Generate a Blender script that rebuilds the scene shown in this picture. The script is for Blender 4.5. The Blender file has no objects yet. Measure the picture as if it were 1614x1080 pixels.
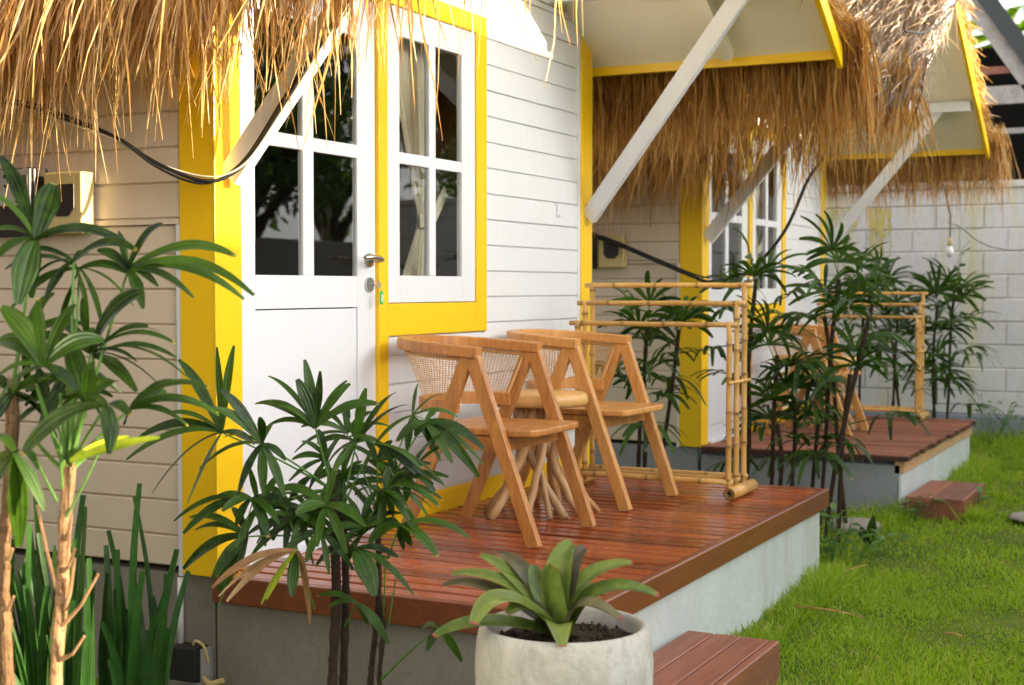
import bpy, math, random
import numpy as np
from mathutils import Vector, Matrix

# ------------------------------------------------------------------ camera, sky, sun, exposure
SC = bpy.context.scene
COL = SC.collection
YAW, PIT, FPX = math.atan(1123/2242), math.atan(85/2242), 2242.0
EYE = Vector((-3.5756, -2.8342, 1.30))
FW0 = Vector((math.cos(YAW), math.sin(YAW), 0)); RT = Vector((math.sin(YAW), -math.cos(YAW), 0)); UP0 = Vector((0, 0, 1))
FW = FW0*math.cos(PIT) - UP0*math.sin(PIT); UPV = UP0*math.cos(PIT) + FW0*math.sin(PIT)

cam = bpy.data.cameras.new('camera'); cam_o = bpy.data.objects.new('camera', cam); COL.objects.link(cam_o)
cam_o.matrix_world = Matrix(((RT.x, UPV.x, -FW.x, EYE.x), (RT.y, UPV.y, -FW.y, EYE.y), (RT.z, UPV.z, -FW.z, EYE.z), (0, 0, 0, 1)))
cam.sensor_width = 36; cam.lens = FPX/1614*36; cam.clip_start = 0.05; cam.clip_end = 2000
cam.dof.use_dof = True; cam.dof.focus_distance = 4.5; cam.dof.aperture_fstop = 4.0; cam.dof.aperture_blades = 9
SC.camera = cam_o

SUN_EL = math.radians(11.0)
world = bpy.data.worlds.new('World'); SC.world = world; world.use_nodes = True
wn = world.node_tree; wn.nodes.clear()
sky = wn.nodes.new('ShaderNodeTexSky'); sky.sky_type = 'NISHITA'; sky.sun_disc = False
sky.sun_elevation = SUN_EL; sky.sun_rotation = math.radians(178.5); sky.air_density = 1.0; sky.dust_density = 2.0
hs = wn.nodes.new('ShaderNodeHueSaturation'); hs.inputs['Saturation'].default_value = 0.10
bg = wn.nodes.new('ShaderNodeBackground'); bg.inputs[1].default_value = 0.15
wo = wn.nodes.new('ShaderNodeOutputWorld')
wn.links.new(sky.outputs[0], hs.inputs['Color']); wn.links.new(hs.outputs[0], bg.inputs[0]); wn.links.new(bg.outputs[0], wo.inputs[0])

sl = bpy.data.lights.new('sun', 'SUN'); sl.energy = 4.3; sl.angle = math.radians(0.5); sl.color = (1.0, 0.82, 0.55)
so = bpy.data.objects.new('sun', sl); COL.objects.link(so)
so.rotation_euler = Vector((-math.cos(SUN_EL)*math.sin(math.radians(1.5)), math.cos(SUN_EL)*math.cos(math.radians(1.5)), -math.sin(SUN_EL))).to_track_quat('-Z', 'Y').to_euler()
so.location = (0, -20, 12)

SC.view_settings.view_transform = 'Standard'; SC.view_settings.look = 'None'
SC.view_settings.exposure = 2.38; SC.view_settings.gamma = 1.0
SC.cycles.max_bounces = 8; SC.cycles.transparent_max_bounces = 12
SC.cycles.sample_clamp_indirect = 6.0
SC.cycles.use_denoising = True

def at(px, py, d):                       # a point d metres along the view axis
    return EYE + (FW + RT*((px-807)/FPX) + UPV*((540-py)/FPX))*d
def at_x(px, py, x):
    r = FW + RT*((px-807)/FPX) + UPV*((540-py)/FPX); return EYE + r*((x-EYE.x)/r.x)

# ------------------------------------------------------------------ scene helpers
ORG = {}
def tag(o, label=None, cat=None, group=None, kind=None):
    if label: o['label'] = label
    if cat: o['category'] = cat
    if group: o['group'] = group
    if kind: o['kind'] = kind
    return o
def thing(name, label, cat, loc=(0, 0, 0), group=None):
    o = bpy.data.objects.new(name, None); COL.objects.link(o); o.location = loc; o.empty_display_size = .1
    ORG[o] = Vector(loc); return tag(o, label, cat, group)
def copy_tree(o, loc=None, parent=None):
    c = o.copy(); COL.objects.link(c)
    if parent: c.parent = parent
    if loc is not None: c.location = loc; ORG[c] = Vector(loc)
    for ch in list(o.children): copy_tree(ch, None, c)
    return c
def link_mesh(name, me, mat, parent):
    o = bpy.data.objects.new(name, me); COL.objects.link(o)
    me.materials.append(mat)
    if parent is not None:
        o.parent = parent
        off = ORG[parent]
        ORG[o] = off
        me.transform(Matrix.Translation(-off))
    else:
        ORG[o] = Vector((0, 0, 0))
    return o

class MB:
    """collects simple shapes into one mesh"""
    def __init__(s): s.v = []; s.f = []; s.c = []; s.rnd = 0.5; s.g = 0.0
    def add(s, vs, fs, cols=None):
        b = len(s.v); s.v += [tuple(v) for v in vs]; s.f += [tuple(b+i for i in f) for f in fs]
        s.c += cols if cols else [(s.rnd, s.g, 0)]*len(vs)
    def box(s, x0, x1, y0, y1, z0, z1):
        s.add([(x, y, z) for x in (x0, x1) for y in (y0, y1) for z in (z0, z1)],
              [(0, 1, 3, 2), (4, 6, 7, 5), (0, 4, 5, 1), (2, 3, 7, 6), (0, 2, 6, 4), (1, 5, 7, 3)])
    def bar(s, a, b, w, h, side=None, ch=0.0):
        """rectangular bar from a to b: w along side, h along the other"""
        a, b = Vector(a), Vector(b); t = (b-a).normalized()
        sd = Vector(side) if side else (t.cross(Vector((0, 0, 1))) if abs(t.z) < .95 else Vector((1, 0, 0)))
        sd = (sd - t*sd.dot(t)).normalized(); n = t.cross(sd)
        if ch <= 0: pr = [(-w/2, -h/2), (w/2, -h/2), (w/2, h/2), (-w/2, h/2)]
        else:
            W, H = w/2, h/2
            pr = [(-W+ch, -H), (W-ch, -H), (W, -H+ch), (W, H-ch), (W-ch, H), (-W+ch, H), (-W, H-ch), (-W, -H+ch)]
        k = len(pr)
        vs = [p+sd*u+n*q for p in (a, b) for u, q in pr]
        s.add(vs, [tuple(range(k-1, -1, -1)), tuple(range(k, 2*k))]+[(i, (i+1) % k, k+(i+1) % k, k+i) for i in range(k)])
    def sweep(s, pts, prof, ups=None, closed_ends=True):
        """sweep a profile [(side, up)] along pts; up axis fixed to z by default"""
        pts = [Vector(p) for p in pts]; k = len(prof); n = len(pts); vs = []
        for i, p in enumerate(pts):
            t = (pts[min(i+1, n-1)]-pts[max(i-1, 0)]).normalized()
            u = Vector(ups[i]) if ups else Vector((0, 0, 1))
            sd = t.cross(u).normalized(); u = sd.cross(t)
            vs += [p+sd*a+u*b for a, b in prof]
        fs = [(i*k+j, i*k+(j+1) % k, (i+1)*k+(j+1) % k, (i+1)*k+j) for i in range(n-1) for j in range(k)]
        if closed_ends: fs += [tuple(range(k-1, -1, -1)), tuple(range((n-1)*k, n*k))]
        s.add(vs, fs)
    def tube(s, pts, rad, n=8, caps=True, cols=None):
        pts = [Vector(p) for p in pts]; m = len(pts)
        if not hasattr(rad, '__len__'): rad = [rad]*m
        vs = []; cs = []; ref = None
        for i, p in enumerate(pts):
            t = (pts[min(i+1, m-1)]-pts[max(i-1, 0)]).normalized()
            if ref is None: ref = Vector((0, 0, 1)) if abs(t.z) < .9 else Vector((1, 0, 0))
            a = (ref - t*ref.dot(t)).normalized(); b = t.cross(a); ref = a
            for j in range(n):
                th = 2*math.pi*j/n; vs.append(p+(a*math.cos(th)+b*math.sin(th))*rad[i])
                cs.append((s.rnd, cols[i] if cols else s.g, 0))
        fs = [(i*n+j, i*n+(j+1) % n, (i+1)*n+(j+1) % n, (i+1)*n+j) for i in range(m-1) for j in range(n)]
        if caps: fs += [tuple(range(n-1, -1, -1)), tuple(range((m-1)*n, m*n))]
        s.add(vs, fs, cs)
    def prism(s, poly, axis, a, b):
        """extrude 2-D polygon along an axis ('x','y','z') from a to b"""
        def P(u, v, w): return {'x': (w, u, v), 'y': (u, w, v), 'z': (u, v, w)}[axis]
        k = len(poly)
        s.add([P(u, v, a) for u, v in poly]+[P(u, v, b) for u, v in poly],
              [tuple(range(k-1, -1, -1)), tuple(range(k, 2*k))]+[(i, (i+1) % k, k+(i+1) % k, k+i) for i in range(k)])
    def lathe(s, c, prof, n=48):
        c = Vector(c); k = len(prof)
        s.add([c+Vector((r*math.cos(2*math.pi*j/n), r*math.sin(2*math.pi*j/n), z)) for j in range(n) for r, z in prof],
              [(j*k+i, ((j+1) % n)*k+i, ((j+1) % n)*k+i+1, j*k+i+1) for j in range(n) for i in range(k-1)])
    def build(s, name, mat, parent=None, smooth=False, bevel=0.0):
        me = bpy.data.meshes.new(name); me.from_pydata(s.v, [], s.f)
        ca = me.color_attributes.new('col', 'FLOAT_COLOR', 'POINT')
        ca.data.foreach_set('color', np.array([(c[0], c[1], c[2], 1) for c in s.c], dtype=np.float32).ravel())
        if smooth: me.polygons.foreach_set('use_smooth', [True]*len(me.polygons))
        import bmesh
        bm = bmesh.new(); bm.from_mesh(me); bmesh.ops.recalc_face_normals(bm, faces=bm.faces); bm.to_mesh(me); bm.free()
        o = link_mesh(name, me, mat, parent)
        if bevel > 0:
            m = o.modifiers.new('bevel', 'BEVEL'); m.width = bevel; m.segments = 2; m.limit_method = 'ANGLE'; m.angle_limit = math.radians(50)
            m.harden_normals = False
        return o

def np_mesh(name, V, quads, cols, mat, parent=None, smooth=True, tris=None):
    me = bpy.data.meshes.new(name); V = np.asarray(V, dtype=np.float32)
    nq = len(quads); nt = 0 if tris is None else len(tris)
    me.vertices.add(len(V)); me.vertices.foreach_set('co', V.ravel())
    idx = np.asarray(quads, dtype=np.int32).ravel()
    if nt: idx = np.concatenate([idx, np.asarray(tris, dtype=np.int32).ravel()])
    me.loops.add(len(idx)); me.loops.foreach_set('vertex_index', idx)
    me.polygons.add(nq+nt)
    st = np.concatenate([np.arange(nq)*4, nq*4+np.arange(nt)*3]).astype(np.int32)
    me.polygons.foreach_set('loop_start', st)
    me.polygons.foreach_set('use_smooth', np.full(nq+nt, smooth))
    me.update(calc_edges=True); me.validate()
    ca = me.color_attributes.new('col', 'FLOAT_COLOR', 'POINT')
    cols = np.asarray(cols); c4 = np.ones((len(V), 4), np.float32); c4[:, :cols.shape[1]] = cols
    ca.data.foreach_set('color', c4.ravel())
    return link_mesh(name, me, mat, parent)

def norm(a): return a/np.maximum(np.linalg.norm(a, axis=-1, keepdims=True), 1e-9)

def strands(rng, base, d0, length, width, grav=0.25, wob=0.12, seg=5, tipw=0.15, bend=None, face=None):
    """flat tapering blades; returns V, quads, cols"""
    n = len(base); p = base.copy(); d = norm(d0); step = (length/seg)[:, None]
    if face is None: face = rng.normal(size=(n, 3))
    P = [p.copy()]; D = [d.copy()]
    for k in range(seg):
        p = p + d*step; P.append(p.copy())
        d = d + np.array([0, 0, -grav]) + rng.normal(size=(n, 3))*wob*np.array([1, 1, .4])
        if bend is not None: d = d + bend
        d = norm(d); D.append(d.copy())
    V = np.zeros((n, seg+1, 2, 3)); cols = np.zeros((n, seg+1, 2, 3)); r = rng.random(n)
    for k in range(seg+1):
        t = k/seg; w = width*(0.75+0.25*min(1, t*4)) if t < .45 else width*(1-(1-tipw)*((t-.45)/.55)**1.3)
        sd = norm(np.cross(D[k], face))
        V[:, k, 0] = P[k]-sd*(w/2)[:, None]; V[:, k, 1] = P[k]+sd*(w/2)[:, None]
        cols[:, k, :, 0] = r[:, None]; cols[:, k, :, 1] = t
    b = (np.arange(n)*(seg+1)*2)[:, None, None]; k = np.arange(seg)[None, :, None]*2
    q = b+k+np.array([0, 1, 3, 2])[None, None, :]
    return V.reshape(-1, 3), q.reshape(-1, 4), cols.reshape(-1, 3)
def cat(parts):
    V, Q, C_, o = [], [], [], 0
    for v, q, c in parts:
        V.append(v); Q.append(q+o); C_.append(c); o += len(v)
    return np.concatenate(V), np.concatenate(Q), np.concatenate(C_)

# ------------------------------------------------------------------ materials
class NT:
    def __init__(s, name):
        s.m = bpy.data.materials.new(name); s.m.use_nodes = True; s.t = s.m.node_tree; s.t.nodes.clear()
        s.out = s.n('ShaderNodeOutputMaterial')
    def n(s, ty, **kw):
        nd = s.t.nodes.new(ty)
        for k, v in kw.items():
            if k.startswith('_'): setattr(nd, k[1:], v)
        return nd
    def l(s, a, b): s.t.links.new(a, b)
    def val(s, sock, v):
        if hasattr(v, 'node'): s.l(v, sock)
        else: sock.default_value = (*v, 1) if isinstance(v, tuple) and len(v) == 3 and sock.type == 'RGBA' else v
    def noise(s, scale, stretch=(1, 1, 1), detail=4, rough=.55, coord='Object', dist=0.0):
        tc = s.n('ShaderNodeTexCoord'); mp = s.n('ShaderNodeMapping'); mp.inputs['Scale'].default_value = stretch
        s.l(tc.outputs[coord], mp.inputs[0]); nz = s.n('ShaderNodeTexNoise')
        nz.inputs['Scale'].default_value = scale; nz.inputs['Detail'].default_value = detail; nz.inputs['Roughness'].default_value = rough
        nz.inputs['Distortion'].default_value = dist
        s.l(mp.outputs[0], nz.inputs['Vector']); return nz.outputs[0]
    def ramp(s, fac, stops):
        r = s.n('ShaderNodeValToRGB'); el = r.color_ramp.elements
        while len(el) < len(stops): el.new(.5)
        for e, (p, c) in zip(el, stops): e.position = p; e.color = (*c, 1) if isinstance(c, tuple) else (c, c, c, 1)
        s.l(fac, r.inputs[0]); return r.outputs[0]
    def mix(s, fac, a, b, mode='MIX'):
        x = s.n('ShaderNodeMix'); x.data_type = 'RGBA'; x.blend_type = mode
        s.val(x.inputs[0], fac); s.val(x.inputs[6], a); s.val(x.inputs[7], b); return x.outputs[2]
    def math(s, op, a, b=0.0):
        x = s.n('ShaderNodeMath'); x.operation = op; s.val(x.inputs[0], a); s.val(x.inputs[1], b); return x.outputs[0]
    def attr(s):
        a = s.n('ShaderNodeAttribute'); a.attribute_name = 'col'; sp = s.n('ShaderNodeSeparateColor')
        s.l(a.outputs['Color'], sp.inputs[0]); return sp.outputs
    def bump(s, h, strength=.3, dist=.01):
        b = s.n('ShaderNodeBump'); b.inputs['Strength'].default_value = strength; b.inputs['Distance'].default_value = dist
        s.l(h, b.inputs['Height']); return b.outputs[0]
    def principled(s, col, rough=.5, normal=None, metal=0.0, spec=.5, coat=0.0):
        p = s.n('ShaderNodeBsdfPrincipled'); s.val(p.inputs['Base Color'], col); s.val(p.inputs['Roughness'], rough)
        p.inputs['Metallic'].default_value = metal; p.inputs['Specular IOR Level'].default_value = spec
        p.inputs['Coat Weight'].default_value = coat; p.inputs['Coat Roughness'].default_value = .15
        if normal: s.l(normal, p.inputs['Normal'])
        return p.outputs[0]
    def done(s, sh): s.l(sh, s.out.inputs[0]); return s.m

def paint(name, c, dirt=None, rough=.42, streak=(1, 1, .12), amt=.35, bump=.22, dscale=3.0):
    t = NT(name)
    d = t.noise(dscale, streak, 6, .65); f = t.ramp(d, [(.42, 0.0), (.78, 1.0)])
    c2 = dirt or tuple(x*.72 for x in c)
    col = t.mix(t.math('MULTIPLY', f, amt), c, c2)
    fine = t.noise(22, (1, 1, 1), 4, .6)
    col = t.mix(t.math('MULTIPLY', t.ramp(fine, [(.35, 0.0), (.7, 1.0)]), .10), col, tuple(x*.8 for x in c))
    h = t.noise(45, (.25, .25, .25) if rough > .45 else (1, 1, .15), 4)
    return t.done(t.principled(col, rough, t.bump(h, bump, .004)))

def wood(name, c1, c2, grain=(1, 1, 1), scale=12, rough=.4, coat=0.0, bump=.15, var=.5, dark=None):
    t = NT(name); at_ = t.attr()
    g = t.noise(scale, grain, 6, .65, dist=.6); col = t.mix(t.ramp(g, [(.3, 0.0), (.7, 1.0)]), c1, c2)
    g2 = t.noise(scale*.35, grain, 3); col = t.mix(t.math('MULTIPLY', t.ramp(g2, [(.45, 0.0), (.75, 1.0)]), .5), col, dark or tuple(x*.45 for x in c1))
    k = t.math('ADD', t.math('MULTIPLY', at_[0], var), 1-var/2)
    col = t.mix(1.0, col, k, 'MULTIPLY')
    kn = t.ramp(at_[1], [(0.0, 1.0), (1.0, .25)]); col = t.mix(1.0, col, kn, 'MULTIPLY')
    r = t.ramp(g2, [(.3, rough*.8), (.7, min(1, rough*1.35))])
    return t.done(t.principled(col, r, t.bump(g, bump, .003), coat=coat))

def leafmat(name, c1, c2, tip=(.35, .25, .08), tipat=(.9, 1.0), trans=.35, rough=.33, tcol=None, spots=0.0, ribs=4):
    t = NT(name); a = t.attr()
    col = t.mix(t.ramp(a[0], [(0.0, 0.0), (1.0, 1.0)]), c1, c2)
    nz = t.noise(30, (1, 1, 1), 3); col = t.mix(t.math('MULTIPLY', t.ramp(nz, [(.4, 0.0), (.75, 1.0)]), .35), col, tuple(x*1.7 for x in c2))
    av = t.n('ShaderNodeAttribute'); av.attribute_name = 'col'
    rib = t.math('SINE', t.math('MULTIPLY', av.outputs['Alpha'], ribs*6.2832)); rf = t.ramp(t.math('ADD', t.math('MULTIPLY', rib, .5), .5), [(0.0, 1.0), (.55, 0.0)])
    col = t.mix(t.math('MULTIPLY', rf, .38), col, tuple(x*.45 for x in c1))
    if spots: col = t.mix(t.math('MULTIPLY', t.ramp(t.noise(90), [(.62, 0.0), (.72, 1.0)]), spots), col, (.10, .05, .02))
    e = t.math('MULTIPLY', t.ramp(a[1], [(tipat[0], 0.0), (tipat[1], 1.0)]), t.ramp(a[2], [(0.0, 0.0), (1.0, 1.0)]))
    col = t.mix(e, col, tip)
    p = t.principled(col, rough, t.bump(rib, .25, .003), spec=.27)
    tr = t.n('ShaderNodeBsdfTranslucent'); t.l(t.mix(1.0, col, tcol or (1.3, 1.5, .6), 'MULTIPLY'), tr.inputs[0])
    mx = t.n('ShaderNodeMixShader'); mx.inputs[0].default_value = trans; t.l(p, mx.inputs[1]); t.l(tr.outputs[0], mx.inputs[2])
    return t.done(mx.outputs[0])

def strawmat(name, cols, trans=.3):
    t = NT(name); a = t.attr(); n = len(cols)
    col = t.ramp(a[0], [(i/(n-1), c) for i, c in enumerate(cols)])
    nz = t.noise(40, (1, 1, .2), 3); col = t.mix(t.math('MULTIPLY', t.ramp(nz, [(.4, 0.0), (.75, 1.0)]), .5), col, tuple(x*.5 for x in cols[0]))
    p = t.principled(col, .55, spec=.3)
    tr = t.n('ShaderNodeBsdfTranslucent'); t.l(t.mix(1.0, col, (1.2, .95, .6), 'MULTIPLY'), tr.inputs[0])
    mx = t.n('ShaderNodeMixShader'); mx.inputs[0].default_value = trans; t.l(p, mx.inputs[1]); t.l(tr.outputs[0], mx.inputs[2])
    return t.done(mx.outputs[0])

def cement(name, c, c2, scale=2.5, rough=.85, bump=.4, fine=40, stain=None):
    t = NT(name)
    a = t.noise(scale, (1, 1, 1), 8, .7, dist=.8); col = t.mix(t.ramp(a, [(.35, 0.0), (.68, 1.0)]), c, c2)
    b = t.noise(fine, (1, 1, 1), 5, .7); col = t.mix(t.math('MULTIPLY', t.ramp(b, [(.5, 0.0), (.75, 1.0)]), .4), col, tuple(x*.6 for x in c2))
    if stain:
        s_ = t.noise(1.3, (1, 3, .25), 5, .7); col = t.mix(t.math('MULTIPLY', t.ramp(s_, [(.52, 0.0), (.7, 1.0)]), .75), col, stain)
    return t.done(t.principled(col, rough, t.bump(b, bump, .004), spec=.3))

M = {}
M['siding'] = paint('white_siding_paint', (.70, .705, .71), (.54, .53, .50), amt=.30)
M['side_siding'] = paint('shaded_siding_paint', (.67, .555, .42), (.47, .39, .30), amt=.4)  # white siding with the side wall's shade and warm bounce put into the colour
M['white'] = paint('white_gloss_paint', (.69, .70, .72), (.56, .56, .56), rough=.35, amt=.25)
M['cream'] = paint('cream_panel_paint', (.90, .84, .70), (.80, .73, .59), rough=.5, amt=.3, streak=(1, 1, 1))
M['yellow'] = paint('yellow_gloss_paint', (.86, .53, .006), (.70, .40, .006), rough=.38, amt=.35, dscale=5)
M['shaded_yellow'] = paint('shaded_yellow_paint', (.72, .38, .012), (.55, .27, .010), rough=.45, amt=.4, dscale=5)  # yellow paint darkened as its shaded side, not applied
M['deck'] = wood('red_brown_deck_wood', (.27, .046, .013), (.39, .090, .024), (14, .9, 14), 3.0, .24, .25, .2, .75, (.10, .03, .014))
M['deck_edge'] = wood('dark_red_fascia_wood', (.16, .038, .014), (.24, .064, .024), (.9, 14, 14), 2.4, .34, .1, .2, .4, (.09, .03, .015))
M['old_deck'] = wood('faded_deck_wood', (.20, .06, .03), (.28, .10, .055), (14, .9, 14), 3.0, .5, 0, .2, .6)
M['joist'] = wood('pale_raw_timber', (.52, .30, .14), (.62, .40, .21), (.8, 10, 10), 3, .6, 0, .2, .3, (.40, .22, .10))
M['step'] = wood('weathered_step_wood', (.20, .058, .030), (.31, .110, .060), (1.2, 16, 16), 2.6, .45, 0, .3, .45, (.12, .065, .05))
M['teak'] = wood('oiled_teak', (.34, .118, .022), (.57, .255, .066), (6, 6, 1.3), 8, .36, .12, .12, .35, (.28, .11, .03))
M['teak_pale'] = wood('pale_teak', (.48, .20, .045), (.68, .35, .105), (6, 6, 1.3), 8, .38, .1, .12, .3, (.40, .18, .05))
M['slab'] = wood('pale_slab_wood', (.60, .33, .10), (.70, .43, .16), (3, 3, 3), 4, .42, .05, .12, .3, (.50, .25, .07))
M['branch'] = wood('bare_branch_wood', (.44, .24, .095), (.58, .36, .17), (6, 6, 1), 6, .5, 0, .25, .5, (.30, .15, .06))
M['cane'] = wood('woven_cane', (.48, .24, .065), (.58, .32, .10), (4, 4, 4), 9, .45, 0, .2, .4, (.50, .28, .09))
M['bamboo'] = wood('dry_bamboo', (.56, .30, .07), (.68, .41, .13), (3, 3, 1), 8, .35, .1, .1, .4, (.40, .19, .04))
M['pale_plinth'] = cement('pale_blue_plinth_render', (.62, .67, .65), (.53, .575, .55), 2.0, .8, .25, 30, (.40, .42, .36))
M['raw_cement'] = cement('raw_cement_render', (.26, .235, .19), (.19, .17, .13), 3.0, .9, .4)
M['grey_cement'] = cement('grey_cement_render', (.30, .31, .32), (.23, .24, .25), 3.0, .9, .3)
M['pot'] = cement('trowelled_cement', (.58, .55, .49), (.345, .32, .27), 6.5, .8, .35, 60)
M['block'] = cement('grey_block_render', (.70, .68, .68), (.60, .585, .585), 1.6, .9, .4, 25, (.60, .54, .26))
M['block_base'] = cement('dark_base_render', (.29, .31, .36), (.24, .26, .30), 2, .9, .3)
M['moss'] = paint('yellow_moss_stain', (.58, .49, .13), (.50, .47, .28), rough=.9, amt=.8, dscale=20)
M['soil'] = cement('dark_soil', (.035, .022, .014), (.06, .04, .025), 30, 1.0, 1.0, 80)
M['stone'] = cement('pale_stone', (.34, .30, .26), (.24, .21, .18), 8, .9, .5)
M['straw'] = strawmat('golden_straw', [(.34, .17, .045), (.60, .37, .12), (.76, .53, .23), (.88, .71, .44)], .40)
M['straw_dark'] = strawmat('brown_straw', [(.22, .105, .02), (.46, .25, .058), (.62, .37, .10), (.76, .52, .20)], .5)
M['straw_grey'] = strawmat('weathered_straw', [(.16, .10, .06), (.34, .25, .17), (.50, .41, .31), (.66, .56, .44)], .25)
M['palm'] = leafmat('palm_leaf', (.005, .020, .002), (.050, .112, .010), (.36, .24, .09), (.95, 1.0), .25, .30)
M['palm_near'] = leafmat('broad_palm_leaf', (.005, .018, .002), (.048, .102, .008), (.42, .33, .06), (.95, 1.0), .25, .32)
M['palm_dark'] = leafmat('deep_palm_leaf', (.008, .028, .003), (.060, .125, .014), (.2, .2, .06), trans=.22, rough=.45)
M['strap'] = leafmat('strap_leaf', (.009, .032, .006), (.024, .075, .012), (.06, .10, .03), trans=.2)
M['dead'] = leafmat('dead_leaf', (.20, .10, .04), (.42, .25, .11), (.60, .45, .25), (.6, 1.0), .25, .6, (1.2, .9, .6))
M['yleaf'] = leafmat('yellowing_sunlit_leaf', (.30, .42, .02), (.58, .60, .03), (.60, .35, .05), (.88, 1.0), .4)  # real yellowing leaflet; also the sunlit leaf, with sunlight put into the colour
M['brom'] = leafmat('bromeliad_leaf', (.075, .125, .022), (.20, .245, .055), (.38, .02, .06), (.972, 1.0), .18, .3, (1.2, 1.4, .6), .4, 1)
M['brom_dark'] = leafmat('purple_bromeliad_leaf', (.065, .055, .035), (.14, .13, .06), (.34, .02, .08), (.965, 1.0), .15, .3, (1.2, 1.2, .6), .3, 1)
M['grass'] = leafmat('lawn_blade', (.125, .245, .010), (.31, .44, .030), (.52, .46, .14), (.5, 1.0), .4, .5, (1.3, 1.4, .5))
M['weed'] = leafmat('weed_leaf', (.06, .14, .03), (.14, .26, .06), trans=.35)
M['tree'] = leafmat('tree_leaf', (.03, .06, .015), (.07, .13, .03), trans=.3)
M['bark'] = cement('fibrous_bark', (.20, .115, .055), (.09, .05, .025), 20, .95, 1.0, 120)
M['bark_dark'] = cement('dark_fibrous_bark', (.055, .032, .018), (.022, .014, .009), 20, .95, 1.0, 120)
M['bark_pale'] = cement('pale_fibrous_bark', (.36, .21, .11), (.15, .08, .038), 20, .95, 1.0, 120)
def plain(name, c, rough=.5, metal=0.0, spec=.5, nz=.25, sc=30):
    t = NT(name); f = t.noise(sc); col = t.mix(t.math('MULTIPLY', f, nz), c, tuple(x*.5 for x in c))
    return t.done(t.principled(col, rough, metal=metal, spec=spec))
M['steel'] = plain('brushed_steel', (.55, .54, .53), .28, 1.0)
M['black'] = plain('black_rubber', (.012, .012, .013), .45)
M['cream_wire'] = plain('cream_cable_sheath', (.62, .55, .42), .5)
M['plastic_white'] = plain('white_plastic', (.72, .71, .69), .4)
M['plastic_beige'] = plain('yellowed_plastic', (.58, .46, .20), .45)
M['plastic_grey'] = plain('grey_plastic', (.42, .40, .37), .45)
M['plastic_dark'] = plain('smoked_plastic', (.03, .026, .024), .25)
M['lcd'] = plain('grey_display', (.10, .11, .09), .3)
M['green'] = plain('green_plastic', (.02, .50, .11), .35)
M['paper'] = plain('paper_card', (.62, .62, .62), .8)
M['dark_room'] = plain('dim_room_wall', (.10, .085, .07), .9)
M['curtain'] = plain('pale_curtain_cloth', (.66, .55, .40), .9)
M['metal_dark'] = plain('dark_sheet_metal', (.045, .05, .055), .5, .3)
M['timber_grey'] = wood('grey_weathered_timber', (.30, .27, .25), (.42, .39, .36), (1, 6, 6), 3, .8, 0, .3, .3)
M['shed_dark'] = plain('dark_shed_interior', (.015, .013, .012), .9)
M['opp'] = cement('dull_plaster', (.34, .31, .27), (.27, .24, .20), 1.0, .9, .2)
M['glow_bulb'] = plain('milky_bulb_glass', (.80, .79, .76), .25)

def glass():
    t = NT('window_glass'); tr = t.n('ShaderNodeBsdfTransparent'); tr.inputs[0].default_value = (.80, .84, .82, 1)
    gl = t.n('ShaderNodeBsdfGlossy'); gl.inputs['Roughness'].default_value = .015; gl.inputs[0].default_value = (.9, .9, .9, 1)
    lw = t.n('ShaderNodeLayerWeight'); lw.inputs[0].default_value = .5
    fr = t.math('ADD', t.math('MULTIPLY', t.math('POWER', lw.outputs['Facing'], 4.0), .95), .05)
    mx = t.n('ShaderNodeMixShader'); t.l(fr, mx.inputs[0]); t.l(tr.outputs[0], mx.inputs[1]); t.l(gl.outputs[0], mx.inputs[2])
    return t.done(mx.outputs[0])
M['glass'] = glass()
def ground_mat():
    t = NT('turf_soil'); a = t.noise(3.0, detail=8); col = t.mix(t.ramp(a, [(.35, 0.0), (.65, 1.0)]), (.07, .12, .014), (.13, .16, .03))
    b = t.noise(40, detail=4); return t.done(t.principled(col, 1.0, t.bump(b, .8, .02), spec=.1))
M['ground'] = ground_mat()
# ------------------------------------------------------------------ ground
def grid_sheet(name, x0, x1, y0, y1, z, mat, kind='structure'):
    b = MB(); b.add([(x0, y0, z), (x1, y0, z), (x1, y1, z), (x0, y1, z)], [(0, 1, 2, 3)])
    return tag(b.build(name, mat), kind=kind)
grid_sheet('ground', -400, 400, -400, 400, 0.0, M['ground'])

# ------------------------------------------------------------------ cottages
RIDGE_X, RIDGE_Z, EAVE_N, EAVE_F, EAVE_Z = 1.475, 3.30, -0.10, 3.05, 2.40
SLOPE = (RIDGE_Z-EAVE_Z)/(RIDGE_X-EAVE_N)
def zroof(x): return EAVE_Z + SLOPE*((x-EAVE_N) if x < RIDGE_X else (EAVE_F-x))
H = 0.1103

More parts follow.
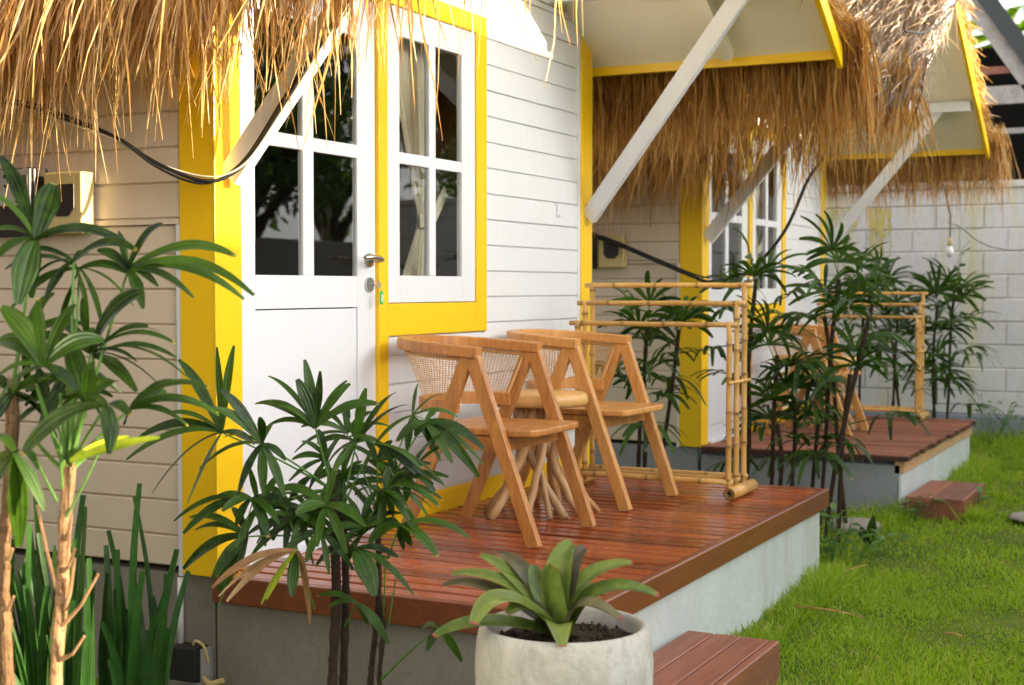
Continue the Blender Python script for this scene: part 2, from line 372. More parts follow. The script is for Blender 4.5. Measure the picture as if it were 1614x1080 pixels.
def boards_y(mb, x0, x1, z0, z1, ref, y=0.0, pitch=H, seed=1, topfn=None):
    """horizontal weatherboards facing -Y, grooves at ref+k*pitch"""
    rg = random.Random(seed); z = ref + math.floor((z0-ref)/pitch)*pitch
    while z < z1-1e-6:
        a, b = max(z, z0)+.0025, min(z+pitch, z1)-.0025
        if b-a > .006:
            j = rg.uniform(-.0012, .0012); mb.rnd = rg.random()
            mb.bar((x0, y+.012+j, (a+b)/2), (x1, y+.012+j+rg.uniform(-.0008, .0008), (a+b)/2), .024, b-a, (0, 1, 0), .0025)
        z += pitch
    mb.box(x0, x1, y+.010, y+.05, z0, z1)
def boards_x(mb, y0, y1, z0, z1, ref, x=0.0, pitch=.113, seed=1):
    rg = random.Random(seed); z = ref + math.floor((z0-ref)/pitch)*pitch
    while z < z1-1e-6:
        a, b = max(z, z0)+.003, min(z+pitch, z1)-.003
        if b-a > .006:
            j = rg.uniform(-.0015, .0015); mb.rnd = rg.random()
            mb.bar((x+.012+j, y0, (a+b)/2), (x+.012+j, y1, (a+b)/2), .024, b-a, (1, 0, 0), .003)
        z += pitch
    mb.box(x+.010, x+.05, y0, y1, z0, z1)

def eave_thatch(rng, side, y0, y1, n, zlow, ragged, wid=(.006, .013), spread=.10, grav=.30, wob=.10, slopeu=.30, longfrac=.14, xshift=0.0):
    ex = EAVE_N if side < 0 else EAVE_F
    y = rng.uniform(y0, y1, n); u = rng.random(n)**1.3*slopeu; h = rng.random(n)
    u = u*(.35 if side > 0 else 1.0)
    base = np.stack([ex + xshift - side*u*.5 + side*(.035+.07*h), y, EAVE_Z + .045 + u*.45 + h*.12], 1)
    ph = rng.uniform(0, 6.28, 4)
    cl = np.sin(y*5.1+ph[0])*.35+np.sin(y*11.3+ph[1])*.35+np.sin(y*23+ph[2])*.3
    zb = zlow(y) + ragged*(cl*.5+rng.normal(size=n)*.55)
    zb = zb + (1-h)*0.05
    lg = rng.random(n) < longfrac; zb[lg] -= rng.random(lg.sum())*.22
    sh = rng.random(n) < .35; zb[sh] += rng.random(sh.sum())*.30
    L = np.maximum(.18, (base[:, 2]-zb)*1.06)
    d0 = np.stack([side*(.55+spread*rng.normal(size=n)*1.5), rng.normal(size=n)*.16, -.75+rng.normal(size=n)*.12], 1)
    w = rng.uniform(*wid, n)
    return strands(rng, base, d0, L, w, grav, wob, 6, .12, bend=np.stack([-side*.03+rng.normal(size=n)*.03, rng.normal(size=n)*.03, np.zeros(n)], 1))

def build_cottage(name, label, ox, dz, seed, straw_n, straw_f, n_near, n_far, n_slope, detail=True):
    X = lambda x: x+ox
    Z = lambda z: z+dz
    root = thing(name, label, 'cottage', (ox+1.475, 2.0, 0.0), None)
    SH = Matrix.Translation((ox, 0, dz))
    def put(mb, nm, mat, parent=root, **k):
        mb.v = [(v[0]+ox, v[1], v[2]+dz) for v in mb.v]; return mb.build(nm, mat, parent, **k)
    D = .40
    # front wall boards: under the window, right of it, above the door and window
    m = MB()
    boards_y(m, 1.019, 1.822, .484, 1.118, .492, seed=seed); boards_y(m, 1.824, 2.79, .484, 2.62, .492, seed=seed+1)
    boards_y(m, .129, 1.822, 2.452, 2.62, .492, seed=seed+2)
    fw_ = put(m, 'front_wall', M['siding'])
    m = MB()                                             # gable above
    z = 2.62; k = 0
    while z < RIDGE_Z-.03:
        zt = min(z+H, RIDGE_Z); ins = (z+H/2-EAVE_Z)/SLOPE
        m.bar((EAVE_N+ins, .013, z+H/2), (EAVE_F-ins, .013, z+H/2), .024, H-.005, (0, 1, 0), .0025); z += H
    put(m, 'gable_wall', M['siding'])
    # side walls
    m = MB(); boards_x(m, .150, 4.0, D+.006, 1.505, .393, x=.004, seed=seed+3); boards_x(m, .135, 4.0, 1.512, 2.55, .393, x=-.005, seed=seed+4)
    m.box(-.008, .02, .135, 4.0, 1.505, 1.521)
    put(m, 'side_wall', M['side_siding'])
    m = MB(); m.box(2.90, 2.95, .13, 4.0, D, 2.55); m.box(0.05, 2.90, 3.95, 4.0, D, 3.0); put(m, 'rear_wall', M['siding'])
    for bx in ((-.006, .03, .131, .149, D-.02, 1.505), (2.79, 2.818, -.006, .03, .484, 2.6)):
        m = MB(); m.box(*bx); put(m, 'trim_strip', M['white'], bevel=.002)
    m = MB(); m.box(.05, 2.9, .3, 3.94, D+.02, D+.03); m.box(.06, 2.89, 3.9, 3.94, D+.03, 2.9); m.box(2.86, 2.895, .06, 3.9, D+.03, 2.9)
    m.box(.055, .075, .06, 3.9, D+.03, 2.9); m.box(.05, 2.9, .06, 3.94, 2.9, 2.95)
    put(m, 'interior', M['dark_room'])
    # posts
    for xa, xb in ((0.0, .129), (2.818, 2.95)):
        m = MB(); m.box(xa-.009 if xa == 0 else xa, xb, -.008, .131, D-.012, 2.62); m.box(xa-.012 if xa == 0 else xa, xa+.026 if xa == 0 else xb, -.013, -.007, D-.012, 2.62)
        put(m, 'corner_post', M['yellow'], bevel=.004)
    m = MB(); m.box(1.019, 2.818, -.010, .03, D-.013, .484); put(m, 'baseboard', M['yellow'], bevel=.003)
    # door
    dr = MB(); y0, y1 = .004, .028
    for xa, xb, za, zb in ((.131, .216, D, 2.36), (.83, .952, D, 2.36), (.216, .83, 1.232, 1.345), (.216, .83, 2.214, 2.36), (.489, .553, 1.345, 2.214),
                           (.216, .489, 1.775, 1.823), (.553, .83, 1.775, 1.823), (.216, .83, D, .50)):
        dr.box(xa, xb, y0, y1, za, zb)
    dr.box(.219, .827, y0+.004, y1-.004, .502, 1.228)
    door = put(dr, 'door', M['white'], bevel=.0025)
    g = MB(); g.add([(.21, .014, 1.34), (.836, .014, 1.34), (.836, .014, 2.22), (.21, .014, 2.22)], [(0, 1, 2, 3)]); put(g, 'pane', M['glass'], door)
    g = MB(); g.box(.131, .952, -.03, .05, D-.005, D+.012); put(g, 'threshold', M['white'], bevel=.003)
    h = MB(); h.tube([(.902, .004, 1.405), (.902, -.006, 1.405)], .026, 20); h.tube([(.902, -.004, 1.405), (.902, -.048, 1.405)], .009, 12)
    h.tube([(.904, -.044, 1.405), (.902, -.056, 1.406), (.885, -.060, 1.409), (.84, -.061, 1.414), (.785, -.058, 1.412)], [.0095, .0105, .010, .009, .008], 12)
    put(h, 'handle', M['steel'], door, smooth=True)
    h = MB(); h.tube([(.902, .004, 1.315), (.902, -.006, 1.315)], .027, 20); h.box(.899, .905, -.008, -.005, 1.300, 1.325)
    put(h, 'keyhole_plate', M['steel'], door)
    # window
    wf = MB()
    wf.box(.954, 1.019, -.012, .03, D-.013, 2.45); wf.box(1.019, 1.73, -.012, .03, 1.12, 1.243); wf.box(1.73, 1.822, -.012, .03, 1.12, 2.45); wf.box(1.019, 1.73, -.012, .03, 2.372, 2.45)
    wf.box(.131, .954, -.012, .03, 2.362, 2.45)
    frame = put(wf, 'window_frame', M['yellow'], bevel=.003)
    s = MB(); y0, y1 = -.004, .022
    for xa, xb, za, zb in ((1.021, 1.116, 1.246, 2.37), (1.613, 1.728, 1.246, 2.37), (1.116, 1.613, 1.246, 1.35), (1.116, 1.613, 2.262, 2.37),
                           (1.344, 1.395, 1.35, 2.262), (1.116, 1.344, 1.778, 1.822), (1.395, 1.613, 1.778, 1.822)):
        s.box(xa, xb, y0, y1, za, zb)
    put(s, 'sash', M['white'], frame, bevel=.0025)
    g = MB(); g.add([(1.11, .008, 1.345), (1.62, .008, 1.345), (1.62, .008, 2.268), (1.11, .008, 2.268)], [(0, 1, 2, 3)]); put(g, 'pane', M['glass'], frame)
    # foundation
    f = MB(); f.box(.015, 2.93, .02, 3.98, -.1, D-.016); put(f, 'foundation', M['raw_cement'] if seed < 200 else M['grey_cement'])
    # roof
    def slab(xa, xb, off0, off1, y0, y1, mb):
        za, zb = zroof(xa), zroof(xb)
        mb.prism([(xa, za+off0), (xb, zb+off0), (xb, zb+off1), (xa, za+off1)], 'y', y0, y1)
    r = MB(); slab(EAVE_N, RIDGE_X, 0, .012, -1.19, 4.2, r); slab(RIDGE_X+.001, EAVE_F, 0, .012, -1.19, 4.2, r)
    roof = put(r, 'roof', M['cream'])
    for yy in (-.70, .12, .9, 1.7):
        for (a, b) in ((.05, RIDGE_X-.02), (RIDGE_X+.02, EAVE_F-.07)):
            za, zb = zroof(a)-.031, zroof(b)-.031
            r = MB(); r.bar((a, yy, za), (b, yy, zb), .05, .058, (0, 1, 0)); put(r, 'rafter', M['cream'], roof)
    r = MB(); r.bar((2.50, -1.17, 2.665), (2.50, .0, 2.665), .07, .06, (0, 0, 1)); put(r, 'beam', M['white'], roof)
    r = MB(); r.bar((.45, -1.17, 2.665), (.45, .0, 2.665), .07, .06, (0, 0, 1)); put(r, 'beam', M['white'], roof)
    r = MB(); r.box(EAVE_F-.012, EAVE_F+.018, -1.195, 4.2, EAVE_Z-.035, EAVE_Z+.032); put(r, 'eave_board', M['yellow'], roof, bevel=.003)
    r = MB(); r.box(EAVE_N-.018, EAVE_N+.012, -1.195, 4.2, EAVE_Z-.035, EAVE_Z+.032); put(r, 'eave_board', M['yellow'], roof, bevel=.003)
    def barge(a, b, drop, rise, y0, y1):
        mb = MB(); za, zb = zroof(a), zroof(b)
        mb.prism([(a, za-drop), (b, zb-drop), (b, zb+rise), (a, za+rise)], 'y', y0, y1); return mb
    put(barge(RIDGE_X+.002, EAVE_F+.035, .055, .045, -1.222, -1.197), 'barge_board', M['yellow'], roof, bevel=.003)
    put(barge(EAVE_N+.10, RIDGE_X-.002, .12, .06, -1.222, -1.197), 'barge_board', M['white'], roof, bevel=.003)
    put(barge(EAVE_N-.035, EAVE_N+.098, .10, .05, -1.222, -1.197), 'barge_end', M['yellow'], roof, bevel=.003)
    # braces
    for (x0, x1, y1_, z1_) in ((2.885, 2.53, -.97, 2.68), (.055, .065, -.715, 2.482)):
        b = MB(); b.bar((x0, -.022, 1.65), (x1, y1_, z1_), .040, .082, (1, 0, 0)); put(b, 'brace', M['white'], bevel=.004)
    # thatch: a bed over both slopes, then blades
    t = MB(); slab(EAVE_N-.02, RIDGE_X, .014, .13, -1.18, 4.15, t); slab(RIDGE_X+.001, EAVE_F+.02, .014, .13, -1.18, 4.15, t)
    put(t, 'thatch_bed', M['straw_dark'], roof)
    rng = np.random.default_rng(seed)
    parts = []
    if n_near:
        parts.append(eave_thatch(rng, -1, -1.33, 2.6, n_near, lambda y: np.interp(y, [-1.35, -.9, -.3, .4, 2.6], [2.12, 2.03, 1.90, 1.80, 1.78]), .12, wid=(.005, .013), wob=.13, spread=.16, longfrac=.30))
        if n_slope:
            n = n_slope; x = rng.uniform(EAVE_N-.05, RIDGE_X, n); y = rng.uniform(-1.34, 1.5, n)
            base = np.stack([x, y, EAVE_Z+SLOPE*(x-EAVE_N)+.10+rng.random(n)*.08], 1)
            d0 = np.stack([-.87+rng.normal(size=n)*.12, rng.normal(size=n)*.16, -.50+rng.normal(size=n)*.12], 1)
            V, Q, Cc = strands(rng, base, d0, rng.uniform(.25, .5, n), rng.uniform(.005, .010, n), .05, .08, 4, .2); np_mesh('weathered_thatch', V+np.array([ox, 0, dz]), Q, Cc, M['straw_grey'], roof)
        V, Q, Cc = cat(parts); V = V+np.array([ox, 0, dz]); np_mesh('thatch', V, Q, Cc, straw_n, roof)
    if n_far:
        parts = [eave_thatch(rng, 1, -1.33, 2.8, n_far, lambda y: np.interp(y, [-1.35, -1.0, -.3, .4, 2.6], [2.03, 2.04, 2.03, 2.0, 1.98]), .09, longfrac=.25, grav=.42, spread=.06, wid=(.005, .011))]
        n = n_far//5                                     # the shaggy cut edge along the gable end
        x = rng.uniform(RIDGE_X, EAVE_F+.03, n); h = rng.random(n)
        base = np.stack([x, -1.15-rng.random(n)*.09, EAVE_Z+SLOPE*(EAVE_F-x)+.06+h*.11], 1)
        d0 = np.stack([.8+rng.normal(size=n)*.2, -.06+rng.normal(size=n)*.2, -.38+rng.normal(size=n)*.22], 1)
        parts.append(strands(rng, base, d0, rng.uniform(.08, .22, n), rng.uniform(.005, .011, n), .04, .10, 4, .3))
        V, Q, Cc = cat(parts); V = V+np.array([ox, 0, dz]); np_mesh('thatch', V, Q, Cc, straw_f, roof)
    return root

HX = 4.63
build_cottage('cottage', 'near white weatherboard cottage with yellow door frame under golden thatch', 0, 0, 11, M['straw'], M['straw_dark'], 3100, 5200, 0)
build_cottage('cottage', 'farther white cottage with grey weathered thatch, beside the block wall', HX, -.05, 211, M['straw_dark'], M['straw'], 2600, 4200, 7500)
# unseen cottage added left of the frame to darken the near side wall
def added_cottage():
    ox = -HX
    r = thing('cottage', 'unseen cottage added beside the near one to darken its side wall', 'cottage', (ox+1.475, 2, 0))
    def b(nm, mat, *bx):
        m = MB()
        for q in bx: m.box(q[0]+ox, q[1]+ox, *q[2:])
        return m.build(nm, mat, r)
    b('front_wall', M['siding'], (.13, 2.82, 0, .05, .4, 2.6)); b('side_wall', M['step'], (2.9, 2.95, .13, 4, .4, 2.6))  # brown side wall chosen to dim and warm the bounce onto the near cottage
    b('corner_post', M['yellow'], (2.82, 2.951, -.01, .13, .39, 2.6)); b('corner_post', M['yellow'], (0, .13, -.01, .13, .39, 2.6))
    b('foundation', M['raw_cement'], (.02, 2.93, .02, 4, -.1, .385))
    m = MB()
    for (xa, xb) in ((EAVE_N-.02, RIDGE_X), (RIDGE_X+.001, EAVE_F+.02)):
        m.prism([(xa+ox, zroof(xa)), (xb+ox, zroof(xb)), (xb+ox, zroof(xb)+.13), (xa+ox, zroof(xa)+.13)], 'y', -1.2, 4.2)
    rf = m.build('roof', M['straw_dark'], r)
    rng = np.random.default_rng(5)
    V, Q, Cc = eave_thatch(rng, 1, -1.3, 3.0, 3500, lambda y: 1.95+0*y, .07, grav=.42); np_mesh('thatch', V+np.array([ox, 0, 0]), Q, Cc, M['straw_dark'], rf)
added_cottage()

# curtain in the near window
def curtain(ox, label):
    c = MB(); zs = np.linspace(2.30, 1.30, 26); N = 40; rg = random.Random(3)
    ph = [rg.uniform(0, 6.28) for _ in range(3)]
    vs = []
    for z in zs:
        a = np.interp(z, [1.30, 1.56, 1.60, 1.8, 2.1, 2.30], [1.30, 1.435, 1.435, 1.36, 1.26, 1.20]); b = np.interp(z, [1.30, 1.56, 1.60, 1.8, 2.1, 2.30], [1.56, 1.50, 1.50, 1.50, 1.54, 1.58])
        for i in range(N):
            t = i/(N-1); vs.append((ox+a+(b-a)*t, .105+.018*math.sin(t*26+ph[0]+z*.8)*min(1, (b-a)/.2)+.006*math.sin(t*61+ph[1]), z))
    c.add(vs, [(r*N+i, r*N+i+1, (r+1)*N+i+1, (r+1)*N+i) for r in range(len(zs)-1) for i in range(N-1)])
    root = thing('curtain', label, 'curtain', (ox+1.45, .1, 1.3))
    c.build('cloth', M['curtain'], root, smooth=True)
    s = MB(); s.sweep([(ox+1.41, .082, 1.575), (ox+1.47, .075, 1.575), (ox+1.53, .08, 1.60), (ox+1.66, .10, 1.71)], [(-.002, -.028), (.002, -.028), (.002, .028), (-.002, .028)])
    s.build('tie_band', M['curtain'], root)
curtain(0, 'pale curtain gathered by a tie band behind the near cottage window')
curtain(HX, 'pale curtain gathered behind the window of the farther cottage')

# key with its green tag in the near door
k = thing('key', 'small key with a green plastic tag hanging from the near door lock', 'key', (.905, -.03, 1.31))
m = MB(); m.tube([(.904, -.004, 1.315), (.906, -.034, 1.315)], .0035, 8); m.tube([(.9065, -.034, 1.328), (.9075, -.044, 1.318), (.9065, -.036, 1.303)], .004, 8); m.build('key_shaft', M['steel'], k)
m = MB(); m.tube([(.907, -.040, 1.312), (.912, -.046, 1.300), (.914, -.046, 1.290)], .0015, 6); m.build('ring', M['steel'], k)
pl = [(.010*math.cos(a)*1.0, .012*math.sin(a)+s_) for a, s_ in [(math.radians(q), .014) for q in range(0, 181, 20)]+[(math.radians(q), -.014) for q in range(180, 361, 20)]]
m = MB(); m.prism([(.914+u, 1.266+v) for u, v in pl], 'y', -.049, -.044); tg = m.build('tag', M['green'], k, bevel=.0008)
m = MB(); m.box(.908, .920, -.0505, -.049, 1.252, 1.279); m.build('card', M['paper'], tg)
# hook plate on the boards
m = MB(); m.box(2.545, 2.58, -.010, 0, 1.640, 1.70); m.box(2.555, 2.585, -.018, -.008, 1.640, 1.652); m.tube([(2.535, .002, 1.698), (2.535, -.008, 1.698)], .006, 8)
tag(m.build('wall_hook', M['white'], bevel=.002), 'small white hook plate screwed to the boards right of the near window', 'hook')

# ------------------------------------------------------------------ decks
def deck(label, x0, x1, yb, y1, zt, ydep, finished, seed):
    r = thing('deck', label, 'deck', ((x0+x1)/2, -.6, 0)); rg = random.Random(seed)
    m = MB(); pitch = .0865; x = x0+(.026 if finished else 0); i = 0
    end = y1+(.034 if finished else -.02)
    while x < x1-.02:
        w = min(pitch-.015, x1-x); m.rnd = rg.random(); j = rg.uniform(-.0015, .0015)
        e = end + (0 if finished else rg.uniform(-.012, .012))
        pr = [(x, zt-.030), (x+w, zt-.030), (x+w, zt-.006+j), (x+w-.006, zt+j), (x+.006, zt+j), (x, zt-.006+j)]
        m.prism(pr, 'y', e, yb); x += pitch
        m.c[-12:] = [(m.rnd, g_, 0) for _ in (0, 1) for g_ in (1, 1, .9, 0, 0, .9)]  # shade of the gaps painted into board sides and chamfers
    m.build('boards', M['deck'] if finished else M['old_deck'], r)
    m = MB()
    if finished:
        m.bar((x0-.005, y1+.016, zt-.040), (x1+.02, y1+.016, zt-.040), .032, .084, (0, 1, 0), .004)
        m.rnd = .3; m.bar((x0+.010, yb, zt-.040), (x0+.010, y1+.0325, zt-.040), .030, .084, (1, 0, 0), .003)
        m.rnd = .7; m.bar((x1+.005, yb, zt-.040), (x1+.005, y1+.0325, zt-.040), .028, .084, (1, 0, 0), .003)
        m.build('fascia', M['deck_edge'], r)
    else:
        m.bar((x0+.03, y1+.03, zt-.064), (x1-.02, y1+.03, zt-.064), .05, .082, (0, 1, 0), .003); m.build('joist', M['joist'], r)
    m = MB(); m.box(x0+.03, x1-.06, y1+.028, -.004, -.1, zt-.06)
    m.build('base', M['raw_cement'] if finished else M['grey_cement'], r)
    m = MB(); m.box(x0+.022, x1-.055, y1+.016 if not finished else y1+.024, y1+.030, -.1, zt-(.083 if finished else .107)); m.build('plinth_face', M['pale_plinth'], r)
    return r
deck('slatted red-brown timber deck of the near cottage, varnished', -.035, 2.73, -.014, -1.26, .40, 0, True, 5)
deck('dull brown deck of the farther cottage with an open pale timber edge', HX-.02, HX+2.48, -.014, -1.22, .35, 0, False, 9)
def step(label, x0, x1, y0, y1, zt, n):
    r = thing('step', label, 'step', ((x0+x1)/2, (y0+y1)/2, 0)); rg = random.Random(int(x0*10)+7)
    yy = y0; w = (y0-y1-.03)/n
    for i in range(n):
        m = MB(); m.rnd = rg.random(); m.bar((x0, yy-w/2, zt-.012), (x1-.002, yy-w/2, zt-.012), w-.005, .025, (0, 1, 0), .003); m.build('plank', M['step'], r); yy -= w
    m = MB(); m.rnd = .55; m.bar((x0, y1+.0145, zt-.085), (x1, y1+.0145, zt-.085), .028, .17, (0, 1, 0), .004)
    m.rnd = .2; m.bar((x1-.012, y0, zt-.088), (x1-.012, y1+.029, zt-.088), .022, .122+.02, (1, 0, 0), .002); m.bar((x0+.012, y0, zt-.088), (x0+.012, y1+.029, zt-.088), .022, .142, (1, 0, 0), .002)
    m.build('frame', M['step'], r)
step('weathered three-plank timber step beside the pot at the near deck', -.18, .856, -1.262, -1.575, .17, 3)
step('low dark timber step on the grass at the farther deck', HX-.06, HX+.72, -1.235, -1.56, .125, 2)
# ------------------------------------------------------------------ furniture
def upath(hw, yf, yb, z0, z1, n=40, p=2.6):
    """horseshoe from near front end round the back to the other end"""
    pts = []
    for i in range(n+1):
        a = math.pi*i/n; c, s_ = math.cos(a), math.sin(a)
        x = -hw*math.copysign(abs(c)**(2/p), c); y = yf+(yb-yf)*abs(s_)**(2/p); pts.append(Vector((x, y, z0+(z1-z0)*min(1, (y-yf)/(yb-yf)))))
    # resample evenly
    L = [0]
    for a, b in zip(pts, pts[1:]): L.append(L[-1]+(b-a).length)
    out = []
    for k in range(n+1):
        t = L[-1]*k/n; j = max(1, next((q for q in range(len(L)) if L[q] >= t-1e-9), len(L)-1)); f = (t-L[j-1])/max(1e-9, L[j]-L[j-1]); out.append(pts[j-1].lerp(pts[j], min(1, f)))
    return out
def make_chair(label, group, loc, mat):
    r = thing('armchair', label, 'chair', (0, 0, 0), group)
    m = MB()                                             # seat: board with rounded front
    pl = [(-.212, .20), (.212, .20), (.216, -.17), (.205, -.235), (.16, -.250), (-.16, -.250), (-.205, -.235), (-.216, -.17)]
    m.prism(pl, 'z', .378, .403); m.rnd = .7; m.build('seat', mat, r, bevel=.006)
    m = MB(); m.rnd = .2; m.bar((-.235, -.128, .350), (.235, -.128, .350), .05, .022, (0, 0, 1)); m.bar((-.235, .085, .350), (.235, .085, .350), .05, .022, (0, 0, 1))
    for sx in (-.205, .205): m.bar((sx, -.13, .350), (sx, .09, .350), .05, .02, (0, 0, 1))
    m.build('seat_frame', mat, r)
    for sx in (-1, 1):
        m = MB(); m.rnd = .45; m.bar((sx*.238, -.265, .0), (sx*.247, -.028, .656), .030, .054, (1, 0, 0), .004); m.v = [(v[0], v[1], max(v[2], 0)) for v in m.v]; m.build('leg', mat, r)
        m = MB(); m.rnd = .3; m.bar((sx*.236, .262, .0), (sx*.2465, -.006, .654), .028, .050, (1, 0, 0), .004); m.v = [(v[0], v[1], max(v[2], 0)) for v in m.v]; m.build('leg', mat, r)
    up = upath(.250, -.052, .355, .672, .700); lo = upath(.205, .055, .275, .475, .478)
    m = MB(); m.rnd = .6
    m.sweep(up, [(-.025, -.015), (-.020, -.020), (.020, -.020), (.025, -.015), (.025, .015), (.020, .020), (-.020, .020), (-.025, .015)]); m.build('armrest', mat, r, bevel=.002)
    m = MB(); m.rnd = .5; m.sweep(lo, [(-.013, -.022), (.013, -.022), (.013, .022), (-.013, .022)]); m.build('back_rail', mat, r)
    # woven cane between armrest and lower rail: octagonal holes
    NU, NV = 66, 20; u2 = upath(.240, .012, .343, .648, .668, NU); l2 = upath(.203, .062, .272, .495, .496, NU)
    m = MB(); nrm = []
    def P(u, v):
        i = min(int(u), NU-1); f = u-i; a = u2[i].lerp(u2[i+1], f); b = l2[i].lerp(l2[i+1], f); return a.lerp(b, v/NV)
    for i in range(NU):
        for j in range(NV):
            m.rnd = random.Random(i*31+j).random()
            o = [(0, 0), (.5, 0), (1, 0), (1, .5), (1, 1), (.5, 1), (0, 1), (0, .5)]
            q = .35; inn = [(-q, -q), (0, -q*1.28), (q, -q), (q*1.28, 0), (q, q), (0, q*1.28), (-q, q), (-q*1.28, 0)]
            vs = [P(i+a, j+b) for a, b in o]+[P(i+.5+a, j+.5+b) for a, b in inn]
            m.add(vs, [(k, (k+1) % 8, 8+(k+1) % 8, 8+k) for k in range(8)])
    m.build('cane_panel', M['cane'], r)
    m = MB(); ring = [u2[i] for i in range(NU+1)]; m.tube(ring, .006, 6); m.tube([l2[i] for i in range(NU+1)], .006, 6)
    m.tube([u2[0], l2[0]], .006, 6); m.tube([u2[-1], l2[-1]], .006, 6); m.build('cane_border', M['cane'], r)
    r.location = loc
    return r
GC = 'cane-backed wooden armchairs on the decks'
ch1 = make_chair('dark oiled armchair with cane back, nearest the near door', GC, (1.078, -.445, .402), M['teak'])
ch2 = make_chair('paler armchair with cane back beside the bamboo rack', GC, (1.99, -.435, .402), M['teak_pale']); ch2.rotation_euler.z = math.radians(-3)
ch3 = copy_tree(ch2, (HX+1.05, -.445, .352)); ch3['label'] = 'armchair on the farther deck half hidden by palms'; ch3.rotation_euler.z = 0

def make_table(label, loc):
    r = thing('side_table', label, 'table', (0, 0, 0), 'round slab tables with branch legs'); rg = random.Random(4)
    m = MB(); n = 56; rad = [.205*(1+.02*math.sin(3*a+1)+.014*math.sin(7*a)) for a in [2*math.pi*i/n for i in range(n)]]
    prof = [(.0, .435), (.95, .435), (1.0, .445), (1.01, .463), (.99, .478), (.95, .484), (0, .484)]
    vs = [(p*rad[i]*math.cos(2*math.pi*i/n), p*rad[i]*math.sin(2*math.pi*i/n), z) for i in range(n) for p, z in prof]; kk = len(prof)
    m.add(vs, [(i*kk+j, ((i+1) % n)*kk+j, ((i+1) % n)*kk+j+1, i*kk+j+1) for i in range(n) for j in range(kk-1)]); m.build('tabletop', M['slab'], r, smooth=True)
    for i in range(13):
        a = 2*math.pi*i/13+rg.uniform(-.15, .15); R = rg.uniform(.17, .27); r0 = rg.uniform(.03, .12); a0 = a+rg.choice((-1, 1))*rg.uniform(.3, 1.6)
        b = Vector((r0*math.cos(a0), r0*math.sin(a0), .44)); e = Vector((R*math.cos(a), R*math.sin(a), 0)); kn = rg.uniform(.3, .6)
        pts = []
        for t in np.linspace(0, 1, 9):
            p = b.lerp(e, t); s_ = math.sin(math.pi*t); p = p-Vector((math.cos(a), math.sin(a), 0))*.05*s_*rg.uniform(.6, 1)+Vector((rg.uniform(-.006, .006), rg.uniform(-.006, .006), 0)); pts.append(p)
        m = MB(); m.rnd = rg.random(); w = rg.uniform(.012, .018); m.tube(pts, [w*rg.uniform(.9, 1.08) for _ in pts], 9); m.build('leg', M['branch'], r, smooth=True)
    r.location = loc; return r
t1 = make_table('round pale slab table on a bundle of branch legs, between the two armchairs', (1.54, -.385, .402))
t2 = copy_tree(t1, (HX+1.42, -.44, .352)); t2['label'] = 'round slab table behind the armchair on the farther deck'; t2.rotation_euler.z = 1.3

def bamboo(mb, a, b, r, rg, pitch=.17):
    a, b = Vector(a), Vector(b); L = (b-a).length; n = max(2, int(L/pitch)); pts = []; rad = []; g = []
    off = rg.uniform(.2, .8)
    def put(t, r_, c): pts.append(a.lerp(b, t)+Vector((rg.uniform(-1, 1), rg.uniform(-1, 1), rg.uniform(-1, 1)))*.0015); rad.append(r_); g.append(c)
    put(0, r, 0)
    for i in range(n):
        t = (i+off)/n; d = .007/L
        if t+d > .985 or t-d < .015: continue
        put(t-d*2.2, r*.98, .05); put(t-d, r*1.05, .25); put(t, r*1.17, .95); put(t+d, r*1.05, .35); put(t+d*2.2, r*.98, .05)
    put(1, r, 0)
    mb.rnd = rg.random(); mb.tube(pts, rad, 12, cols=g)
def make_rack(label, loc, seed):
    r = thing('bamboo_rack', label, 'rack', (0, 0, 0), 'three-tier bamboo racks'); rg = random.Random(seed)
    for i, (x, zt, ye, yn) in enumerate(((.05, .745, -.385, .345), (.155, .835, -.385, .355), (.265, .915, -.385, .365))):
        m = MB()
        for yy in (ye+.012, yn-.012): bamboo(m, (x, yy, .03), (x, yy, zt+.012), .0125, rg, .13)
        bamboo(m, (x, ye-.02, zt), (x, yn+.025, zt), .0115, rg, .19); bamboo(m, (x, ye-.005, .072), (x, yn+.005, .072), .0125, rg, .2)
        m.build('frame', M['bamboo'], r, smooth=True)
    m = MB()
    for yy in (-.388, .36): bamboo(m, (.02, yy, .50), (.30, yy, .50), .007, rg, .12)
    m.build('tie_rail', M['bamboo'], r, smooth=True)
    for yy in (-.392, .37):
        m = MB(); n = 16                                 # hollow culm foot
        pr = [(.0, .026), (.005, .027), (.14, .027), (.15, .030), (.16, .027), (.33, .027), (.33, .017), (.28, .016)]
        pr = [(.0, .014), (0, .026)]+pr[2:]+[(.28, .0)]
        V = [(u, yy+rr*math.cos(2*math.pi*q/n), .028+rr*math.sin(2*math.pi*q/n)) for u, rr in pr for q in range(n)]
        m.add(V, [(i*n+q, i*n+(q+1) % n, (i+1)*n+(q+1) % n, (i+1)*n+q) for i in range(len(pr)-1) for q in range(n)])
        V2 = [(u, yy+rr*math.cos(2*math.pi*q/n), .028+rr*math.sin(2*math.pi*q/n)) for u, rr in ((0, .026), (0, .015), (.06, .014), (.06, .001)) for q in range(n)]
        m.g = .8; m.add(V2, [(i*n+q, i*n+(q+1) % n, (i+1)*n+(q+1) % n, (i+1)*n+q) for i in range(3) for q in range(n)])
        m.build('foot', M['bamboo'], r, smooth=True)
    r.location = loc; return r
rk1 = make_rack('three-tier bamboo rack standing on the far end of the near deck', (2.20, -.578, .400), 3)
rk2 = copy_tree(rk1, (HX+2.12, -.50, .350)); rk2['label'] = 'bamboo rack on the farther deck, seen behind palm leaves'

